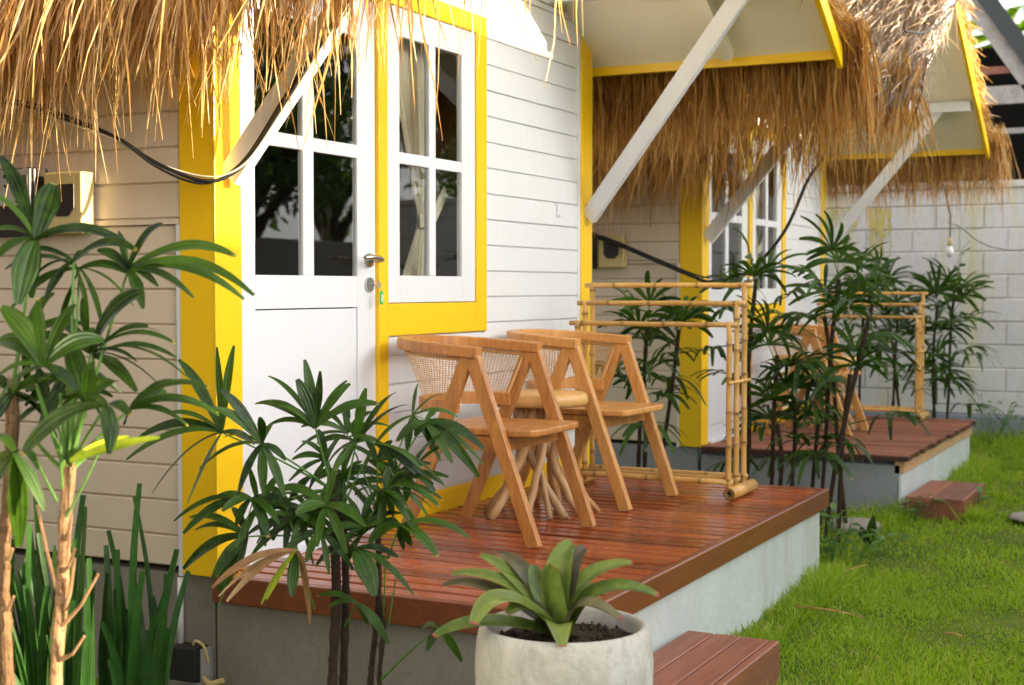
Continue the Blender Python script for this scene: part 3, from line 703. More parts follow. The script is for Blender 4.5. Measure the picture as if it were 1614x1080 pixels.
# meters, cables, conduit
def meter_set(ox, dz, lab):
    m_ = thing('breaker_box', lab+' with a dark window in its cover', 'electric box', (ox, .56, 1.50+dz))
    b = MB(); b.box(ox-.075, ox-.016, .475, .640, 1.48+dz, 1.68+dz); b.build('case', M['plastic_beige'], m_, bevel=.006)
    b = MB(); pr = [(.505, 1.56), (.505, 1.64), (.605, 1.64), (.605, 1.56), (.58, 1.535), (.53, 1.535)]
    b.prism([(u, v+dz) for u, v in pr], 'x', ox-.079, ox-.074); b.build('cover_window', M['plastic_dark'], m_, bevel=.001)
    return m_
def elec_meter(ox, dz, lab):
    e = thing('electric_meter', lab, 'meter', (ox, .78, 1.50+dz))
    b = MB(); b.box(ox-.08, ox-.016, .675, .875, 1.47+dz, 1.70+dz); b.build('case', M['plastic_dark'], e, bevel=.006)
    b = MB(); b.box(ox-.0845, ox-.079, .69, .845, 1.575+dz, 1.695+dz); fp = b.build('face_plate', M['plastic_grey'], e, bevel=.001)
    b = MB(); b.box(ox-.087, ox-.084, .70, .755, 1.645+dz, 1.675+dz); b.build('display', M['lcd'], fp)
    b = MB()
    for i in range(3):
        for j in range(4): b.box(ox-.088, ox-.084, .70+i*.019, .713+i*.019, 1.583+dz+j*.015, 1.593+dz+j*.015)
    b.build('keypad', M['plastic_dark'], fp)
    b = MB(); b.tube([(ox-.0865, .80, 1.672+dz), (ox-.083, .80, 1.672+dz)], .007, 10); b.tube([(ox-.0865, .80, 1.64+dz), (ox-.083, .80, 1.64+dz)], .005, 10); b.build('button', M['plastic_dark'], fp)
meter_set(0, 0, 'yellowed breaker box on the near cottage side wall'); elec_meter(0, 0, 'grey electricity meter with display and keypad on the near side wall')
meter_set(HX, -.05, 'yellowed breaker box on the farther cottage side wall'); elec_meter(HX, -.05, 'dark electricity meter half behind the yellow post, farther side wall')

def spline(pts, n=8):
    P = [Vector(p) for p in pts]; out = []
    for i in range(len(P)-1):
        p0, p1, p2, p3 = P[max(i-1, 0)], P[i], P[i+1], P[min(i+2, len(P)-1)]
        for k in range(n):
            t = k/n; out.append(.5*((2*p1)+(-p0+p2)*t+(2*p0-5*p1+4*p2-p3)*t*t+(-p0+3*p1-3*p2+p3)*t**3))
    return out+[P[-1]]
def cable(name, label, pts, r, mat, cat_='cable', wig=0.0, seed=0):
    rg = random.Random(seed); p = spline(pts)
    if wig: p = [q+Vector((rg.uniform(-wig, wig), rg.uniform(-wig, wig), rg.uniform(-wig, wig))) for q in p]
    m = MB(); m.tube(p, r, 8); return tag(m.build(name, mat, smooth=True), label, cat_)
base = [(-.10, .95, 1.93), (-.10, .70, 1.90), (-.10, .51, 1.845), (-.10, .313, 1.781), (-.105, .16, 1.70), (-.10, .035, 1.648), (-.095, -.05, 1.628), (-.07, -.10, 1.640), (-.03, -.16, 1.70), (.018, -.25, 1.86), (.022, -.36, 2.005), (.024, -.47, 2.14), (.026, -.59, 2.29), (.028, -.70, 2.44)]
def off(dx, dy, dz, ph): return [(x+dx*math.sin(i*.9+ph), y+dy*math.cos(i*.7+ph), z+dz*math.sin(i*.8+ph)) for i, (x, y, z) in enumerate(base)]
cable('cable', 'thick black cable sagging past the near post and up its brace', off(.0, .0, .0, 0), .0062, M['black'])
cable('cable', 'thinner black cable twisted round the thick one at the near post', off(.012, .012, .013, 1.0), .0045, M['black'])
cable('cable', 'thin cream cable running along the black ones at the near post', off(.010, .012, .014, 3.2), .0033, M['cream_wire'])
c2 = [(HX-.06, .72, 1.60), (HX-.09, .65, 1.615), (HX-.11, .50, 1.57), (HX-.13, .20, 1.45), (HX-.14, .0, 1.372), (HX-.16, -.12, 1.342), (HX-.18, -.35, 1.40), (HX-.18, -.56, 1.62), (HX-.18, -.70, 1.92), (HX-.15, -.78, 2.05), (HX-.08, -.86, 2.30)]
cable('cable', 'black cable sagging from the farther electric boxes past the farther post', c2, .010, M['black'])
cable('cable', 'second thin black cable tied along the farther one', [(x+.01, y+.01, z+.018) for x, y, z in c2[:6]], .005, M['black'])
cable('cable', 'twisted grey cable looping in front of the farther gable', [(HX-.3, -1.26, 2.70), (HX+.0, -1.30, 2.73), (HX+.5, -1.32, 2.88), (HX+.8, -1.33, 3.02), (HX+.98, -1.33, 3.14), (HX+1.1, -1.30, 3.35)], .0065, M['black'], wig=.004, seed=3)
cable('cable', 'pale grey cable drooping across the block wall to the right', [tuple(at_x(*q)) for q in ((1495, 350, 8.6), (1515, 358, 8.8), (1540, 378, 9.0), (1570, 390, 9.1), (1614, 393, 9.15), (1700, 375, 9.2))], .010, M['plastic_grey'])
lb = thing('hanging_bulb', 'milky light bulb hanging on a wire in front of the block wall', 'light bulb', tuple(at_x(1497, 395, 8.5)))
p = at_x(1497, 397, 8.5)
m = MB(); m.lathe(p, [(.0, -.045), (.018, -.040), (.030, -.022), (.033, 0), (.027, .025), (.016, .045), (.013, .05)], 20); m.build('bulb', M['glow_bulb'], lb, smooth=True)
m = MB(); m.lathe(p, [(.014, .048), (.020, .052), (.020, .10), (.012, .115), (0, .117)], 16); m.build('socket', M['plastic_beige'], lb, smooth=True)
m = MB(); m.tube([p+Vector((0, 0, .11)), p+Vector((.01, .0, .3)), p+Vector((-.3, .05, .75))], .006, 6); m.build('wire', M['black'], lb)
jb = thing('junction_box', 'black junction box on the cement footing below the near corner post', 'junction box', (0, .10, .10))
m = MB(); m.box(-.055, .012, .045, .15, .055, .165); m.build('cover', M['black'], jb, bevel=.004)
m = MB(); m.box(-.03, .014, .038, .158, .045, .052); m.box(-.03, .014, .030, .0445, .05, .16); m.build('case', M['plastic_grey'], jb)
m = MB(); m.tube(spline([(-.02, .08, .168), (-.03, .06, .185), (-.03, .03, .17), (-.02, .02, .12)]), .005, 6); m.tube(spline([(-.03, .03, .07), (-.05, -.01, .062), (-.05, -.06, .078)]), .009, 6); m.build('loose_wire', M['plastic_beige'], jb)
m = MB(); m.tube([(-.008, .140, .160), (-.006, .142, .375)], .010, 10); tag(m.build('conduit', M['plastic_white'], smooth=True), 'white conduit pipe rising from the black junction box', 'pipe')

# ------------------------------------------------------------------ pot and bromeliad
PC = at(889, 985, 3.42); PC = Vector((PC.x, PC.y, 0)); RIMZ = .497
po = thing('flower_pot', 'round pale cement pot holding the bromeliad, front of the near deck', 'flower pot', tuple(PC))
m = MB(); m.lathe(PC, [(0, .0), (.15, 0), (.165, .01), (.185, .10), (.203, .22), (.213, .33), (.2145, .41), (.211, .455), (.206, .480), (.200, .492), (.193, .497), (.186, .493), (.183, .482), (.180, .44), (.178, .40)], 72); m.build('body', M['pot'], po, smooth=True)
m = MB(); rg = random.Random(8); n = 30; R = [0, .05, .1, .14, .1795]
vs = [PC+Vector((r*math.cos(2*math.pi*i/n), r*math.sin(2*math.pi*i/n), .462+rg.uniform(-.010, .012)-(r*.05))) for r in R for i in range(n)]
m.add(vs, [(a*n+i, a*n+(i+1) % n, (a+1)*n+(i+1) % n, (a+1)*n+i) for a in range(4) for i in range(n)]); 
for q in range(60):
    a = rg.uniform(0, 6.28); r = rg.uniform(.05, .17); s_ = rg.uniform(.003, .010); c = PC+Vector((r*math.cos(a), r*math.sin(a), .464)); m.rnd = rg.random()
    m.add([c+Vector((s_, 0, 0)), c+Vector((-s_, 0, 0)), c+Vector((0, s_, 0)), c+Vector((0, -s_, 0)), c+Vector((0, 0, s_)), c+Vector((0, 0, -s_))], [(0, 2, 4), (2, 1, 4), (1, 3, 4), (3, 0, 4), (2, 0, 5), (1, 2, 5), (3, 1, 5), (0, 3, 5)])
m.build('soil', M['soil'], po)

def blade(acc, P0, P1, P2, w, nrm, rnd, n=10, base=.35, tip=.45, peak=.45, fold=.18, cols=5, pleat=.05, tipflag=1.0, twist=0.0, curl=0.0):
    """a leaf blade along a quadratic bezier; acc = (V, F, C)"""
    V, F, C_ = acc; b0 = len(V); P0, P1, P2 = Vector(P0), Vector(P1), Vector(P2); nrm = Vector(nrm)
    for i in range(n+1):
        t = i/n; p = P0*(1-t)**2+P1*2*t*(1-t)+P2*t*t; T = ((P1-P0)*(1-t)+(P2-P1)*t)
        T = T.normalized() if T.length > 1e-6 else (P2-P0).normalized()
        W = T.cross(nrm); W = W.normalized() if W.length > 1e-5 else T.cross(Vector((0, 0, 1))).normalized()
        N = W.cross(T).normalized()
        if twist: W = W*math.cos(twist*t)+N*math.sin(twist*t); N = W.cross(T).normalized()
        e = base+(1-base)*min(1, t/peak)**.7 if t < peak else 1-(1-tip)*((t-peak)/(1-peak))**1.8
        for j in range(cols):
            s_ = (j/(cols-1)-.5)*2
            q = p+W*(s_*w*e/2)+N*(abs(s_)*fold*w*e/2+(pleat*w if j % 2 else 0)*e)
            V.append(q); C_.append((rnd, t, tipflag, j/(cols-1)))
    for i in range(n):
        for j in range(cols-1):
            a = b0+i*cols+j; F.append((a, a+1, a+cols+1, a+cols))
def acc(): return ([], [], [])
def build_acc(A, name, mat, parent):
    V, F, C_ = A
    return np_mesh(name, np.array([tuple(v) for v in V]), np.array(F), np.array(C_), mat, parent, True)

br = thing('bromeliad', 'bromeliad with broad arching pink-tipped leaves in the cement pot', 'plant', (PC.x, PC.y, .44))
hb = PC+Vector((-.02, .0, .468)); bd = 3.40
BL = [((755, 875), (815, 916), .10, 40, 0), ((782, 873), (828, 905), .14, 38, 1), ((707, 906), (800, 922), .05, 38, 0), ((694, 925), (775, 931), .06, 36, 1), ((684, 1004), (768, 982), -.14, 38, 0),
      ((746, 984), (800, 945), -.16, 46, 0), ((872, 893), (866, 935), -.05, 50, 0), ((903, 855), (882, 898), .04, 46, 0), ((924, 863), (896, 903), .08, 40, 1), ((998, 888), (922, 916), .02, 42, 0),
      ((1038, 940), (950, 932), -.02, 46, 0), ((978, 977), (918, 955), -.10, 44, 1), ((886, 1020), (880, 985), -.19, 44, 0), ((912, 908), (895, 940), .06, 38, 0), ((962, 932), (920, 940), .10, 42, 0), ((815, 948), (838, 958), .12, 40, 1), ((800, 968), (835, 960), -.08, 40, 0), ((840, 890), (852, 935), .08, 42, 0)]
for dark in (0, 1):
    A = acc(); rg = random.Random(3)
    for (tp, md, dd, w, dk) in BL:
        if dk != dark: continue
        tipp = at(*tp, bd+dd); mid = at(*md, bd+dd*.55); a = rg.uniform(-.02, .02)
        h = hb+(mid-hb)*.04+Vector((a, a, 0)); ctrl = mid*2-(h+tipp)*.5
        blade(A, h, ctrl, tipp, w*3.4/2242*1.0, (tipp-hb).cross(Vector((0, 0, 1))).cross(tipp-hb).normalized()+Vector((-.3, -.3, .3)), rg.random(), 14, 1.0, .30, .40, .30, 7, .0, 1.0)
    build_acc(A, 'leaves', M['brom_dark' if dark else 'brom'], br)

# ------------------------------------------------------------------ palms drawn leaf by leaf
def fan(A, hub, tips, depth, rg, w=.026, nrm=None, arch=.25, spread=.10, extra=0, fold=.22, pleat=.05, cols=5, twist=.5):
    H = at(*hub, depth)
    N0 = (EYE-H).normalized()*.75+Vector((0, 0, .8))+Vector((rg.uniform(-.4, .4), rg.uniform(-.4, .4), 0))
    if nrm: N0 = Vector(nrm)
    for tp in tips:
        ww = w
        if len(tp) > 2: ww = w*tp[2]
        d = depth+rg.uniform(-spread, spread); Tp = at(tp[0], tp[1], d)
        L = (Tp-H).length; mid = (H+Tp)*.5+Vector((0, 0, arch*L*(0.15+abs(Vector((Tp.x-H.x, Tp.y-H.y)).length)/L)))
        mid = mid+Vector((rg.uniform(-.04, .04), rg.uniform(-.04, .04), 0))*L
        blade(A, H, mid, Tp, ww, N0+Vector((rg.uniform(-.35, .35), rg.uniform(-.35, .35), rg.uniform(-.2, .2))), rg.random(), 10, .30, .28, .5, fold, cols, pleat, 1.0 if rg.random() < .2 else .0, rg.uniform(-twist, twist))
    return H
def petiole(mb, a, b, r=.0032, sag=.06):
    a, b = Vector(a), Vector(b); m_ = (a+b)*.5+Vector((0, 0, -sag*(b-a).length))
    mb.tube([a*(1-t)**2+m_*2*t*(1-t)+b*t*t for t in np.linspace(0, 1, 7)], [r*1.4, r*1.2, r*1.1, r, r, r*.9, r*.8], 6)
def trunk(pts, r, mat, parent, seed, hair=True, name='trunk'):
    rg = random.Random(seed); m = MB(); p = spline(pts, 10); n = len(p)
    m.tube(p, [r*(1+.10*rg.uniform(-1, 1)+(.16 if i % 5 == 0 else 0)) for i in range(n)], 10)
    if hair:
        for i in range(n*5):
            q = p[rg.randrange(n)]; a = rg.uniform(0, 6.28); d = Vector((math.cos(a), math.sin(a), 0)); s_ = q+d*r
            e = s_+d*rg.uniform(.002, .012)+Vector((0, 0, rg.uniform(.01, .05))); w = d.cross(Vector((0, 0, 1)))*rg.uniform(.0008, .003)
            m.add([s_-w, s_+w, e], [(0, 1, 2)])
    return m.build(name, mat, parent, smooth=False)

# the palm in front of the near deck corner
rg = random.Random(21); D0 = 3.78
mp = thing('rhapis_palm', 'slim dark-stemmed lady palm in front of the near deck, one leaf withered', 'palm', tuple(Vector((at(528, 1080, D0).x, at(528, 1080, D0).y, 0))), 'lady palms')
def foot(px, py, d): q = at(px, py, d); return q
gz = lambda q: Vector((q.x-.01, q.y, 0.0))
s1t, s1b = at(523, 772, D0), at(524, 1075, D0+.02); s2t, s2b = at(540, 800, D0+.03), at(541, 1075, D0+.06); s3t, s3b = at(594, 800, D0+.04), at(584, 1075, D0+.06); s4t, s4b = at(612, 880, D0-.02), at(598, 1075, D0)
trunk([gz(s1b), s1b, at(530, 920, D0), s1t], .0125, M['bark_dark'], mp, 1); trunk([gz(s2b), s2b, at(545, 930, D0+.04), s2t], .0105, M['bark_dark'], mp, 2)
trunk([gz(s3b), s3b, at(597, 940, D0+.05), s3t], .0075, M['bark_dark'], mp, 3); trunk([gz(s4b)+Vector((.02, 0, 0)), s4b, at(604, 1000, D0), at(600, 960, D0)], .006, M['bark_dark'], mp, 4)
LV = [((497, 675), [(480, 567, 1.1), (468, 598, 1.5), (423, 593, .6), (402, 637, 1.3), (420, 673, .7), (552, 605, 1.1), (547, 600, .6), (597, 637, 1.1), (505, 585, .9), (440, 640, .8)], .0, s1t),
      ((562, 697), [(577, 612, 1.1), (625, 618, .7), (643, 638, .9), (513, 737, 1.3), (603, 700, 1.2), (500, 700, 1), (535, 650, .8), (520, 755, .8)], .04, s2t),
      ((670, 665), [(625, 697, 1.1), (655, 688, 1.1), (682, 712, 1.0), (713, 730, 1.0), (755, 752, 1.2), (763, 708, 1.3), (690, 645, .8), (762, 733, .6)], .05, s3t),
      ((590, 700), [(628, 753, 1.0), (620, 722, 1.3), (685, 775, 1.5), (702, 768, .7), (664, 740, .7), (548, 690, 1.0), (575, 742, 1.0)], -.03, s2t),
      ((645, 745), [(705, 680, 1.1), (720, 697, .6), (700, 765, .8), (640, 790, 1), (672, 705, .8), (618, 775, .8)], .05, s3t),
      ((597, 772), [(560, 781, 1.5), (620, 815, .9), (654, 842, 1.6), (658, 832, 1.2), (570, 820, .9), (600, 838, .8), (640, 800, 1.0)], -.04, s3t),
      ((630, 828), [(582, 856, 1.6), (637, 868, 1.1), (740, 848, 1.0), (690, 878, 1.5), (648, 860, .9), (604, 820, .8)], -.08, s4t),
      ((560, 866), [(590, 940, 2.3), (652, 938, .9), (545, 850, .9), (630, 880, .8)], -.06, s4t),
      ((413, 700), [(347, 614, 1.2), (334, 643, 1.1), (411, 658, 1.0), (314, 740, 1.3), (375, 781, 1.1), (416, 781, 1.1), (449, 784, 1.0), (451, 726, .8), (430, 668, .7), (352, 690, .8)], -.10, s1t),
      ((350, 682), [(281, 567, 1.2), (342, 547, 1.0), (369, 545, 1.0), (219, 690, 1.1), (199, 725, 1.1), (240, 778, 1.4), (296, 794, 1.2), (402, 700, .9), (262, 652, .8)], -.02, s1t),
      ((397, 786), [(274, 822, .9), (289, 841, 1.1), (350, 806, 1.0), (422, 847, 1.2), (372, 828, .9), (463, 800, .9), (330, 790, .8), (440, 826, .9)], -.05, s1t),
      ((390, 846), [(299, 816, .9), (307, 836, .8), (289, 897, 1.3), (347, 932, 1.9), (335, 912, 1.3), (366, 800, .9), (372, 905, .9)], -.03, s1b.lerp(s1t, .75)),
      ((513, 797), [(467, 810, 1.4), (423, 847, 1.2), (460, 867, 1.2), (547, 873, 1.1), (477, 787, 1.0), (500, 862, 1.0), (575, 830, 1.2), (560, 770, 1.1), (440, 770, 1.1), (530, 740, .9)], -.06, s1t),
      ((455, 790), [(412, 770, 1.0), (430, 852, 1.0), (470, 852, 1.1), (392, 820, .9), (497, 750, .9), (486, 845, .9)], .06, s1t),
      ((542, 745), [(500, 805, 1.1), (585, 790, 1.1), (530, 820, 1.0), (600, 750, 1.0), (490, 760, 1.0), (560, 690, .8)], .07, s2t),
      ((564, 952), [(518, 958, .9), (612, 1014, 1.0), (500, 940, .7), (580, 985, .6)], -.05, s2b.lerp(s2t, .3)),
      ((690, 990), [(673, 1026, .9), (728, 1043, .9), (716, 996, .7), (664, 992, .7)], -.12, s4b)]
A = acc(); pt = MB(); pt.rnd = .5
for hub, tips, dd, st in LV:
    hh = fan(A, hub, tips, D0+dd, rg, .026, spread=.07); petiole(pt, st, hh, .0026, -.04)
for (a, b) in (((608, 878), (604, 972)), ((626, 895), (612, 985)), ((398, 792), (344, 958)), ((452, 800), (496, 960))): petiole(pt, at(*b, D0), at(*a, D0-.05), .002)
for i in range(15):
    hx, hy = rg.uniform(400, 660), rg.uniform(655, 850); st = s1t if hx < 530 else s3t; dd = rg.uniform(-.04, .12); a0 = rg.uniform(0, 6.28); tips = []
    for k_ in range(7):
        a = a0+k_*.62+rg.uniform(-.1, .1); rr = rg.uniform(52, 92); tips.append((hx+rr*math.cos(a), hy+rr*math.sin(a)*.8+10, rg.uniform(.7, 1.1)))
    hh = fan(A, (hx, hy), tips, D0+dd, rg, .0225, spread=.06); petiole(pt, st, hh, .0022, -.04)
build_acc(A, 'crown', M['palm'], mp); pt.build('stalks', M['weed'], mp)
A = acc(); hh = fan(A, (467, 868), [(334, 927, 1.0), (358, 948, 1.0), (487, 983, 2.4), (345, 940, .6)], D0-.12, rg, .024, arch=.22, fold=.4)
m = MB(); petiole(m, s1b.lerp(s1t, .6), hh, .003); build_acc(A, 'withered_leaf', M['dead'], mp)
A = acc(); fan(A, (467, 868), [(412, 953, 1.3), (420, 945, .8)], D0-.13, rg, .024, arch=.15); build_acc(A, 'yellow_leaflet', M['yleaf'], mp)
A = acc(); fan(A, (467, 868), [(460, 941, 1.4)], D0-.10, rg, .024, arch=.1); build_acc(A, 'green_leaflet', M['palm'], mp)

# the palm at the left edge, close to the camera
D1 = 2.95; rg = random.Random(5)
lp = thing('rhapis_palm', 'broad-leaved lady palm at the left edge with a pale fibrous trunk in the sun', 'palm', tuple(Vector((at(98, 1080, D1).x, at(98, 1080, D1).y, 0))), 'lady palms')
tb, tt = at(88, 1085, D1), at(110, 735, D1)
trunk([gz(tb), tb, at(98, 940, D1), at(103, 820, D1), tt], .0130, M['bark_pale'], lp, 11)
t2b, t2t = at(12, 1085, D1+.1), at(22, 600, D1+.1); trunk([gz(t2b), t2b, at(5, 900, D1+.1), at(16, 760, D1+.1), t2t], .0135, M['bark'], lp, 12)
m = MB()                                                 # cut leaf bases on the trunk
for (a, b) in (((92, 935), (58, 795)), ((100, 985), (155, 905)), ((100, 900), (118, 865)), ((103, 850), (113, 810)), ((96, 1040), (133, 1003)), ((104, 960), (118, 880)), ((8, 880), (20, 865)), ((5, 960), (22, 940))):
    P_, Q_ = at(*a, D1-.012), at(*b, D1-.05); m.rnd = rg.random(); m.tube([P_, P_.lerp(Q_, .5)+Vector((0, 0, -.012)), Q_], [.0055, .0038, .003], 6)
m.build('leaf_base', M['bark_pale'], lp)
LP = [((56, 377), [(0, 246, 1.5), (86, 290, 2.2), (28, 480, 2.2), (208, 391, 1.5), (-30, 300, 1.4), (-25, 370, 1.2), (140, 372, 1.0), (50, 470, 1.4), (-20, 420, 1.1)], .02, t2t),
      ((202, 425), [(256, 354, 1.5), (186, 364, 1.0), (372, 405, 1.5), (400, 466, 1.1), (384, 472, 1.1), (153, 395, 1.0), (249, 452, .9), (225, 487, 1.2), (305, 470, 1.1)], .10, tt),
      ((116, 412), [(137, 535, 1.8), (46, 446, 1.3), (140, 398, 1.0), (215, 395, 1.1), (72, 470, 1.0), (30, 400, .9)], .05, tt),
      ((68, 577), [(-5, 540, 1.9), (163, 537, 1.7), (2, 485, 1.7), (118, 480, 1.2), (-10, 600, 1.4), (120, 615, 1.3), (-10, 645, 1.2), (60, 470, 1.0)], -.12, t2t),
      ((136, 633), [(96, 636, 1.7), (184, 602, 2.0), (108, 540, 1.8), (150, 570, 1.4), (60, 600, 1.1)], -.05, tt),
      ((143, 556), [(226, 462, 2.5), (276, 542, .8), (253, 522, .7), (215, 570, .9), (300, 600, .9), (130, 470, .9), (255, 612, .9)], .06, tt),
      ((205, 645), [(296, 672, .9), (345, 655, 1.2), (330, 612, .8), (262, 618, 1.0), (195, 670, .8), (318, 640, .8), (285, 602, .7)], .02, tt),
      ((168, 640), [(170, 716, 2.0), (36, 716, 1.7), (100, 640, 1.3), (205, 655, 1.0)], -.16, tt),
      ((22, 715), [(70, 805, 1.1), (-15, 690, 1.3), (-20, 780, 1.5), (30, 862, 1.7), (60, 740, .8)], -.25, t2b.lerp(t2t, .6)),
      ((20, 620), [(75, 660, 1.1), (-20, 600, 1.3), (-10, 665, 1.2), (90, 690, 1.1), (100, 600, 1.2), (65, 560, 1.0)], .08, t2t),
      ((110, 590), [(190, 620, 1.0), (60, 690, 1.2), (125, 520, 1.2), (160, 660, 1.0), (40, 640, 1.0)], .10, tt)]
A = acc(); pt = MB(); pt.rnd = .6
for hub, tips, dd, st in LP:
    hh = fan(A, hub, tips, D1+dd, rg, .0245, spread=.10, fold=.3, pleat=.045, cols=9, arch=.26); petiole(pt, st, hh, .0032, -.03)
for q in ((58, 610), (122, 600), (140, 590), (95, 620), (108, 560), (135, 640), (52, 690), (150, 705)): petiole(pt, at(106, 745, D1), at(*q, D1+rg.uniform(-.1, .1)), .0045)
for (a, b) in (((43, 692), (90, 790)), ((158, 708), (104, 815)), ((95, 690), (98, 770))): petiole(pt, at(*b, D1-.01), at(*a, D1-.05), .003)
for i in range(4):
    hx, hy = rg.uniform(5, 160), rg.uniform(385, 640); dd = rg.uniform(.0, .2); a0 = rg.uniform(0, 6.28); tips = []
    for k_ in range(6):
        a = a0+k_*.7+rg.uniform(-.12, .12); rr = rg.uniform(80, 135); tips.append((hx+rr*math.cos(a), hy+rr*math.sin(a)*.75+18, rg.uniform(.8, 1.4)))
    hh = fan(A, (hx, hy), tips, D1+dd, rg, .0235, spread=.09, fold=.3, pleat=.045, cols=9, arch=.26); petiole(pt, tt if hx > 60 else t2t, hh, .003, -.03)
build_acc(A, 'crown', M['palm_near'], lp); pt.build('stalks', M['weed'], lp)
A = acc(); fan(A, (110, 727), [(252, 690, 1.0), (203, 688, 1.1), (225, 694, .8)], D1-.06, rg, .022, arch=.06, nrm=(-.2, -.9, .5)); build_acc(A, 'sunlit_leaf', M['yleaf'], lp)  # leaf in the sunbeam, its light painted as yellow

# strap-leaved clumps in the corner
def strap_clump(label, basepx, tips, d, seed):
    rg = random.Random(seed); b = at(*basepx, d); b = Vector((b.x, b.y, 0)); r = thing('strap_leaf_plant', label, 'plant', tuple(b), 'strap-leaved clumps in the corner'); A = acc()
    for tp in tips+[(t_[0]+rg.uniform(-18, 18), t_[1]+rg.uniform(15, 70)) for t_ in tips if t_[0] < 245]:
        dd = d+rg.uniform(-.12, .12); T = at(tp[0], tp[1], dd); h = b+Vector((rg.uniform(-.06, .06), rg.uniform(-.06, .06), 0)); h = h.lerp(Vector((T.x, T.y, 0)), .45)
        mid = h.lerp(T, .55)+RT*rg.uniform(-.06, .06)+Vector((0, 0, .05))
        blade(A, h, mid, T, .023*(tp[2] if len(tp) > 2 else 1), (EYE-h).normalized()+Vector((rg.uniform(-.8, .8), rg.uniform(-.8, .8), .2)), rg.random(), 8, .8, .55, .3, .14, 5, 0, 0)
    build_acc(A, 'leaves', M['strap'], r)
strap_clump('clump of upright dark strap leaves behind the pale palm trunk', (95, 1080), [(56, 782, 1.1), (47, 831), (131, 780, 1.1), (118, 850), (20, 850), (85, 860), (105, 905), (70, 900), (30, 900), (5, 860), (140, 880), (60, 840), (10, 930), (45, 950), (90, 950), (125, 930), (20, 1000), (75, 1000), (110, 1000), (150, 900), (0, 960), (35, 890)], 3.35, 3)
strap_clump('clump of dark strap leaves against the footing left of the junction box', (205, 1080), [(220, 762), (171, 836), (185, 866), (279, 866), (297, 900), (215, 935), (200, 960), (260, 905), (240, 940), (180, 930), (225, 900), (262, 930), (160, 980), (250, 970), (265, 990), (190, 1000), (225, 1000), (212, 900, .5), (240, 1010)], 3.55, 4)

# ------------------------------------------------------------------ palms in the gap between cottages and behind
def rhapis(label, stems, seed, seg_l=.25, w=.031, mat='palm_dark'):
    rg = random.Random(seed); b0 = Vector(stems[0][0]); r = thing('rhapis_palm', label, 'palm', (b0.x, b0.y, 0), 'lady palms')
    A = acc(); pt = MB(); pt.rnd = .3
    for (b, t, nl, low) in stems:
        b, t = Vector(b), Vector(t); trunk([b, b.lerp(t, .35)+Vector((rg.uniform(-.02, .02), rg.uniform(-.02, .02), 0)), b.lerp(t, .7)+Vector((rg.uniform(-.02, .02), rg.uniform(-.02, .02), 0)), t], .011, M['bark_dark'], r, rg.randrange(999), hair=False)
        a0 = rg.uniform(0, 6.28)
        for i in range(nl):
            f = i/max(1, nl-1); az = a0+i*2.4+rg.uniform(-.3, .3); el = math.radians(-5+70*f+rg.uniform(-10, 10)); pl_ = rg.uniform(.16, .30)*(1-.45*f)
            s_ = t-Vector((0, 0, low*(1-f))); dr = Vector((math.cos(az)*math.cos(el), math.sin(az)*math.cos(el), math.sin(el))); hub = s_+dr*pl_; petiole(pt, s_, hub, .0028, -.05)
            side = dr.cross(Vector((0, 0, 1))).normalized(); nn = side.cross(dr).normalized(); ns = rg.randint(7, 10)
            for q in range(ns):
                th = math.radians(-105+210*q/(ns-1)+rg.uniform(-8, 8)); dd = (dr*math.cos(th)+side*math.sin(th)).normalized(); L = 1.12*seg_l*rg.uniform(.75, 1.1)*(1-.15*abs(th)/1.8)
                mid = hub+dd*L*.55+nn*.05; tip = hub+dd*L*.95-Vector((0, 0, L*rg.uniform(.15, .5)*(1.1-.7*f)))
                blade(A, hub, mid, tip, w*rg.uniform(.75, 1.05), nn+Vector((rg.uniform(-.3, .3), rg.uniform(-.3, .3), 0)), rg.random(), 6, .3, .45, .5, .2, 3, 0, 1.0 if rg.random() < .3 else 0)
    o_ = len(A[0]); A[0].extend(pt.v); A[1].extend(tuple(i+o_ for i in f) for f in pt.f if len(f) == 4); A[2].extend((.6, 0, 0, .5) for _ in pt.v)
    build_acc(A, 'crown', M[mat], r); return r
def S(px, py, x, hp, z0=0.0, nl=9, low=.22):
    nl = int(nl*(.78 if x < 5 else 1)+.5); low *= 1.35
    q = at_x(px, py, x); t = at_x(*hp, x+.02); return ((q.x, q.y, z0), tuple(t), nl, low)
rhapis('lady palm right behind the bamboo rack, beside the farther yellow post', [S(1012, 700, 3.75, (1020, 515), nl=10, low=.22), S(1032, 700, 3.85, (1070, 520), nl=8, low=.12), S(1005, 700, 3.65, (1012, 620), nl=5, low=.10)], 31, .23)
rhapis('tall lady palm against the farther white door, right of the rack', [S(1172, 750, 3.75, (1192, 440), nl=9, low=.20), S(1212, 765, 3.65, (1225, 560), nl=7, low=.2)], 32, .24)
rhapis('low bushy lady palm in front of the farther armchair', [S(1250, 765, 3.8, (1250, 620), nl=8, low=.2), S(1275, 765, 3.95, (1290, 665), nl=6, low=.12), S(1235, 765, 3.6, (1225, 670), nl=5, low=.12)], 33, .20, mat='palm')
rhapis('leaning lady palm in the middle of the gap, crown over the farther deck', [S(1292, 755, 3.85, (1322, 440), nl=11, low=.26), S(1335, 750, 4.0, (1300, 500), nl=6, low=.2)], 34, .25)
rhapis('drooping lady palm at the outer end of the gap', [S(1322, 750, 3.6, (1340, 590), nl=6, low=.25), S(1300, 750, 3.5, (1375, 480), nl=4, low=.15)], 35, .23, mat='palm')
rhapis('pair of slim palms behind the farther deck in front of the block wall', [S(1357, 660, 8.2, (1362, 480), nl=9, low=.25), S(1404, 660, 8.0, (1415, 500), nl=11, low=.35), S(1425, 660, 8.4, (1390, 450), nl=7, low=.25)], 36, .30, .034)
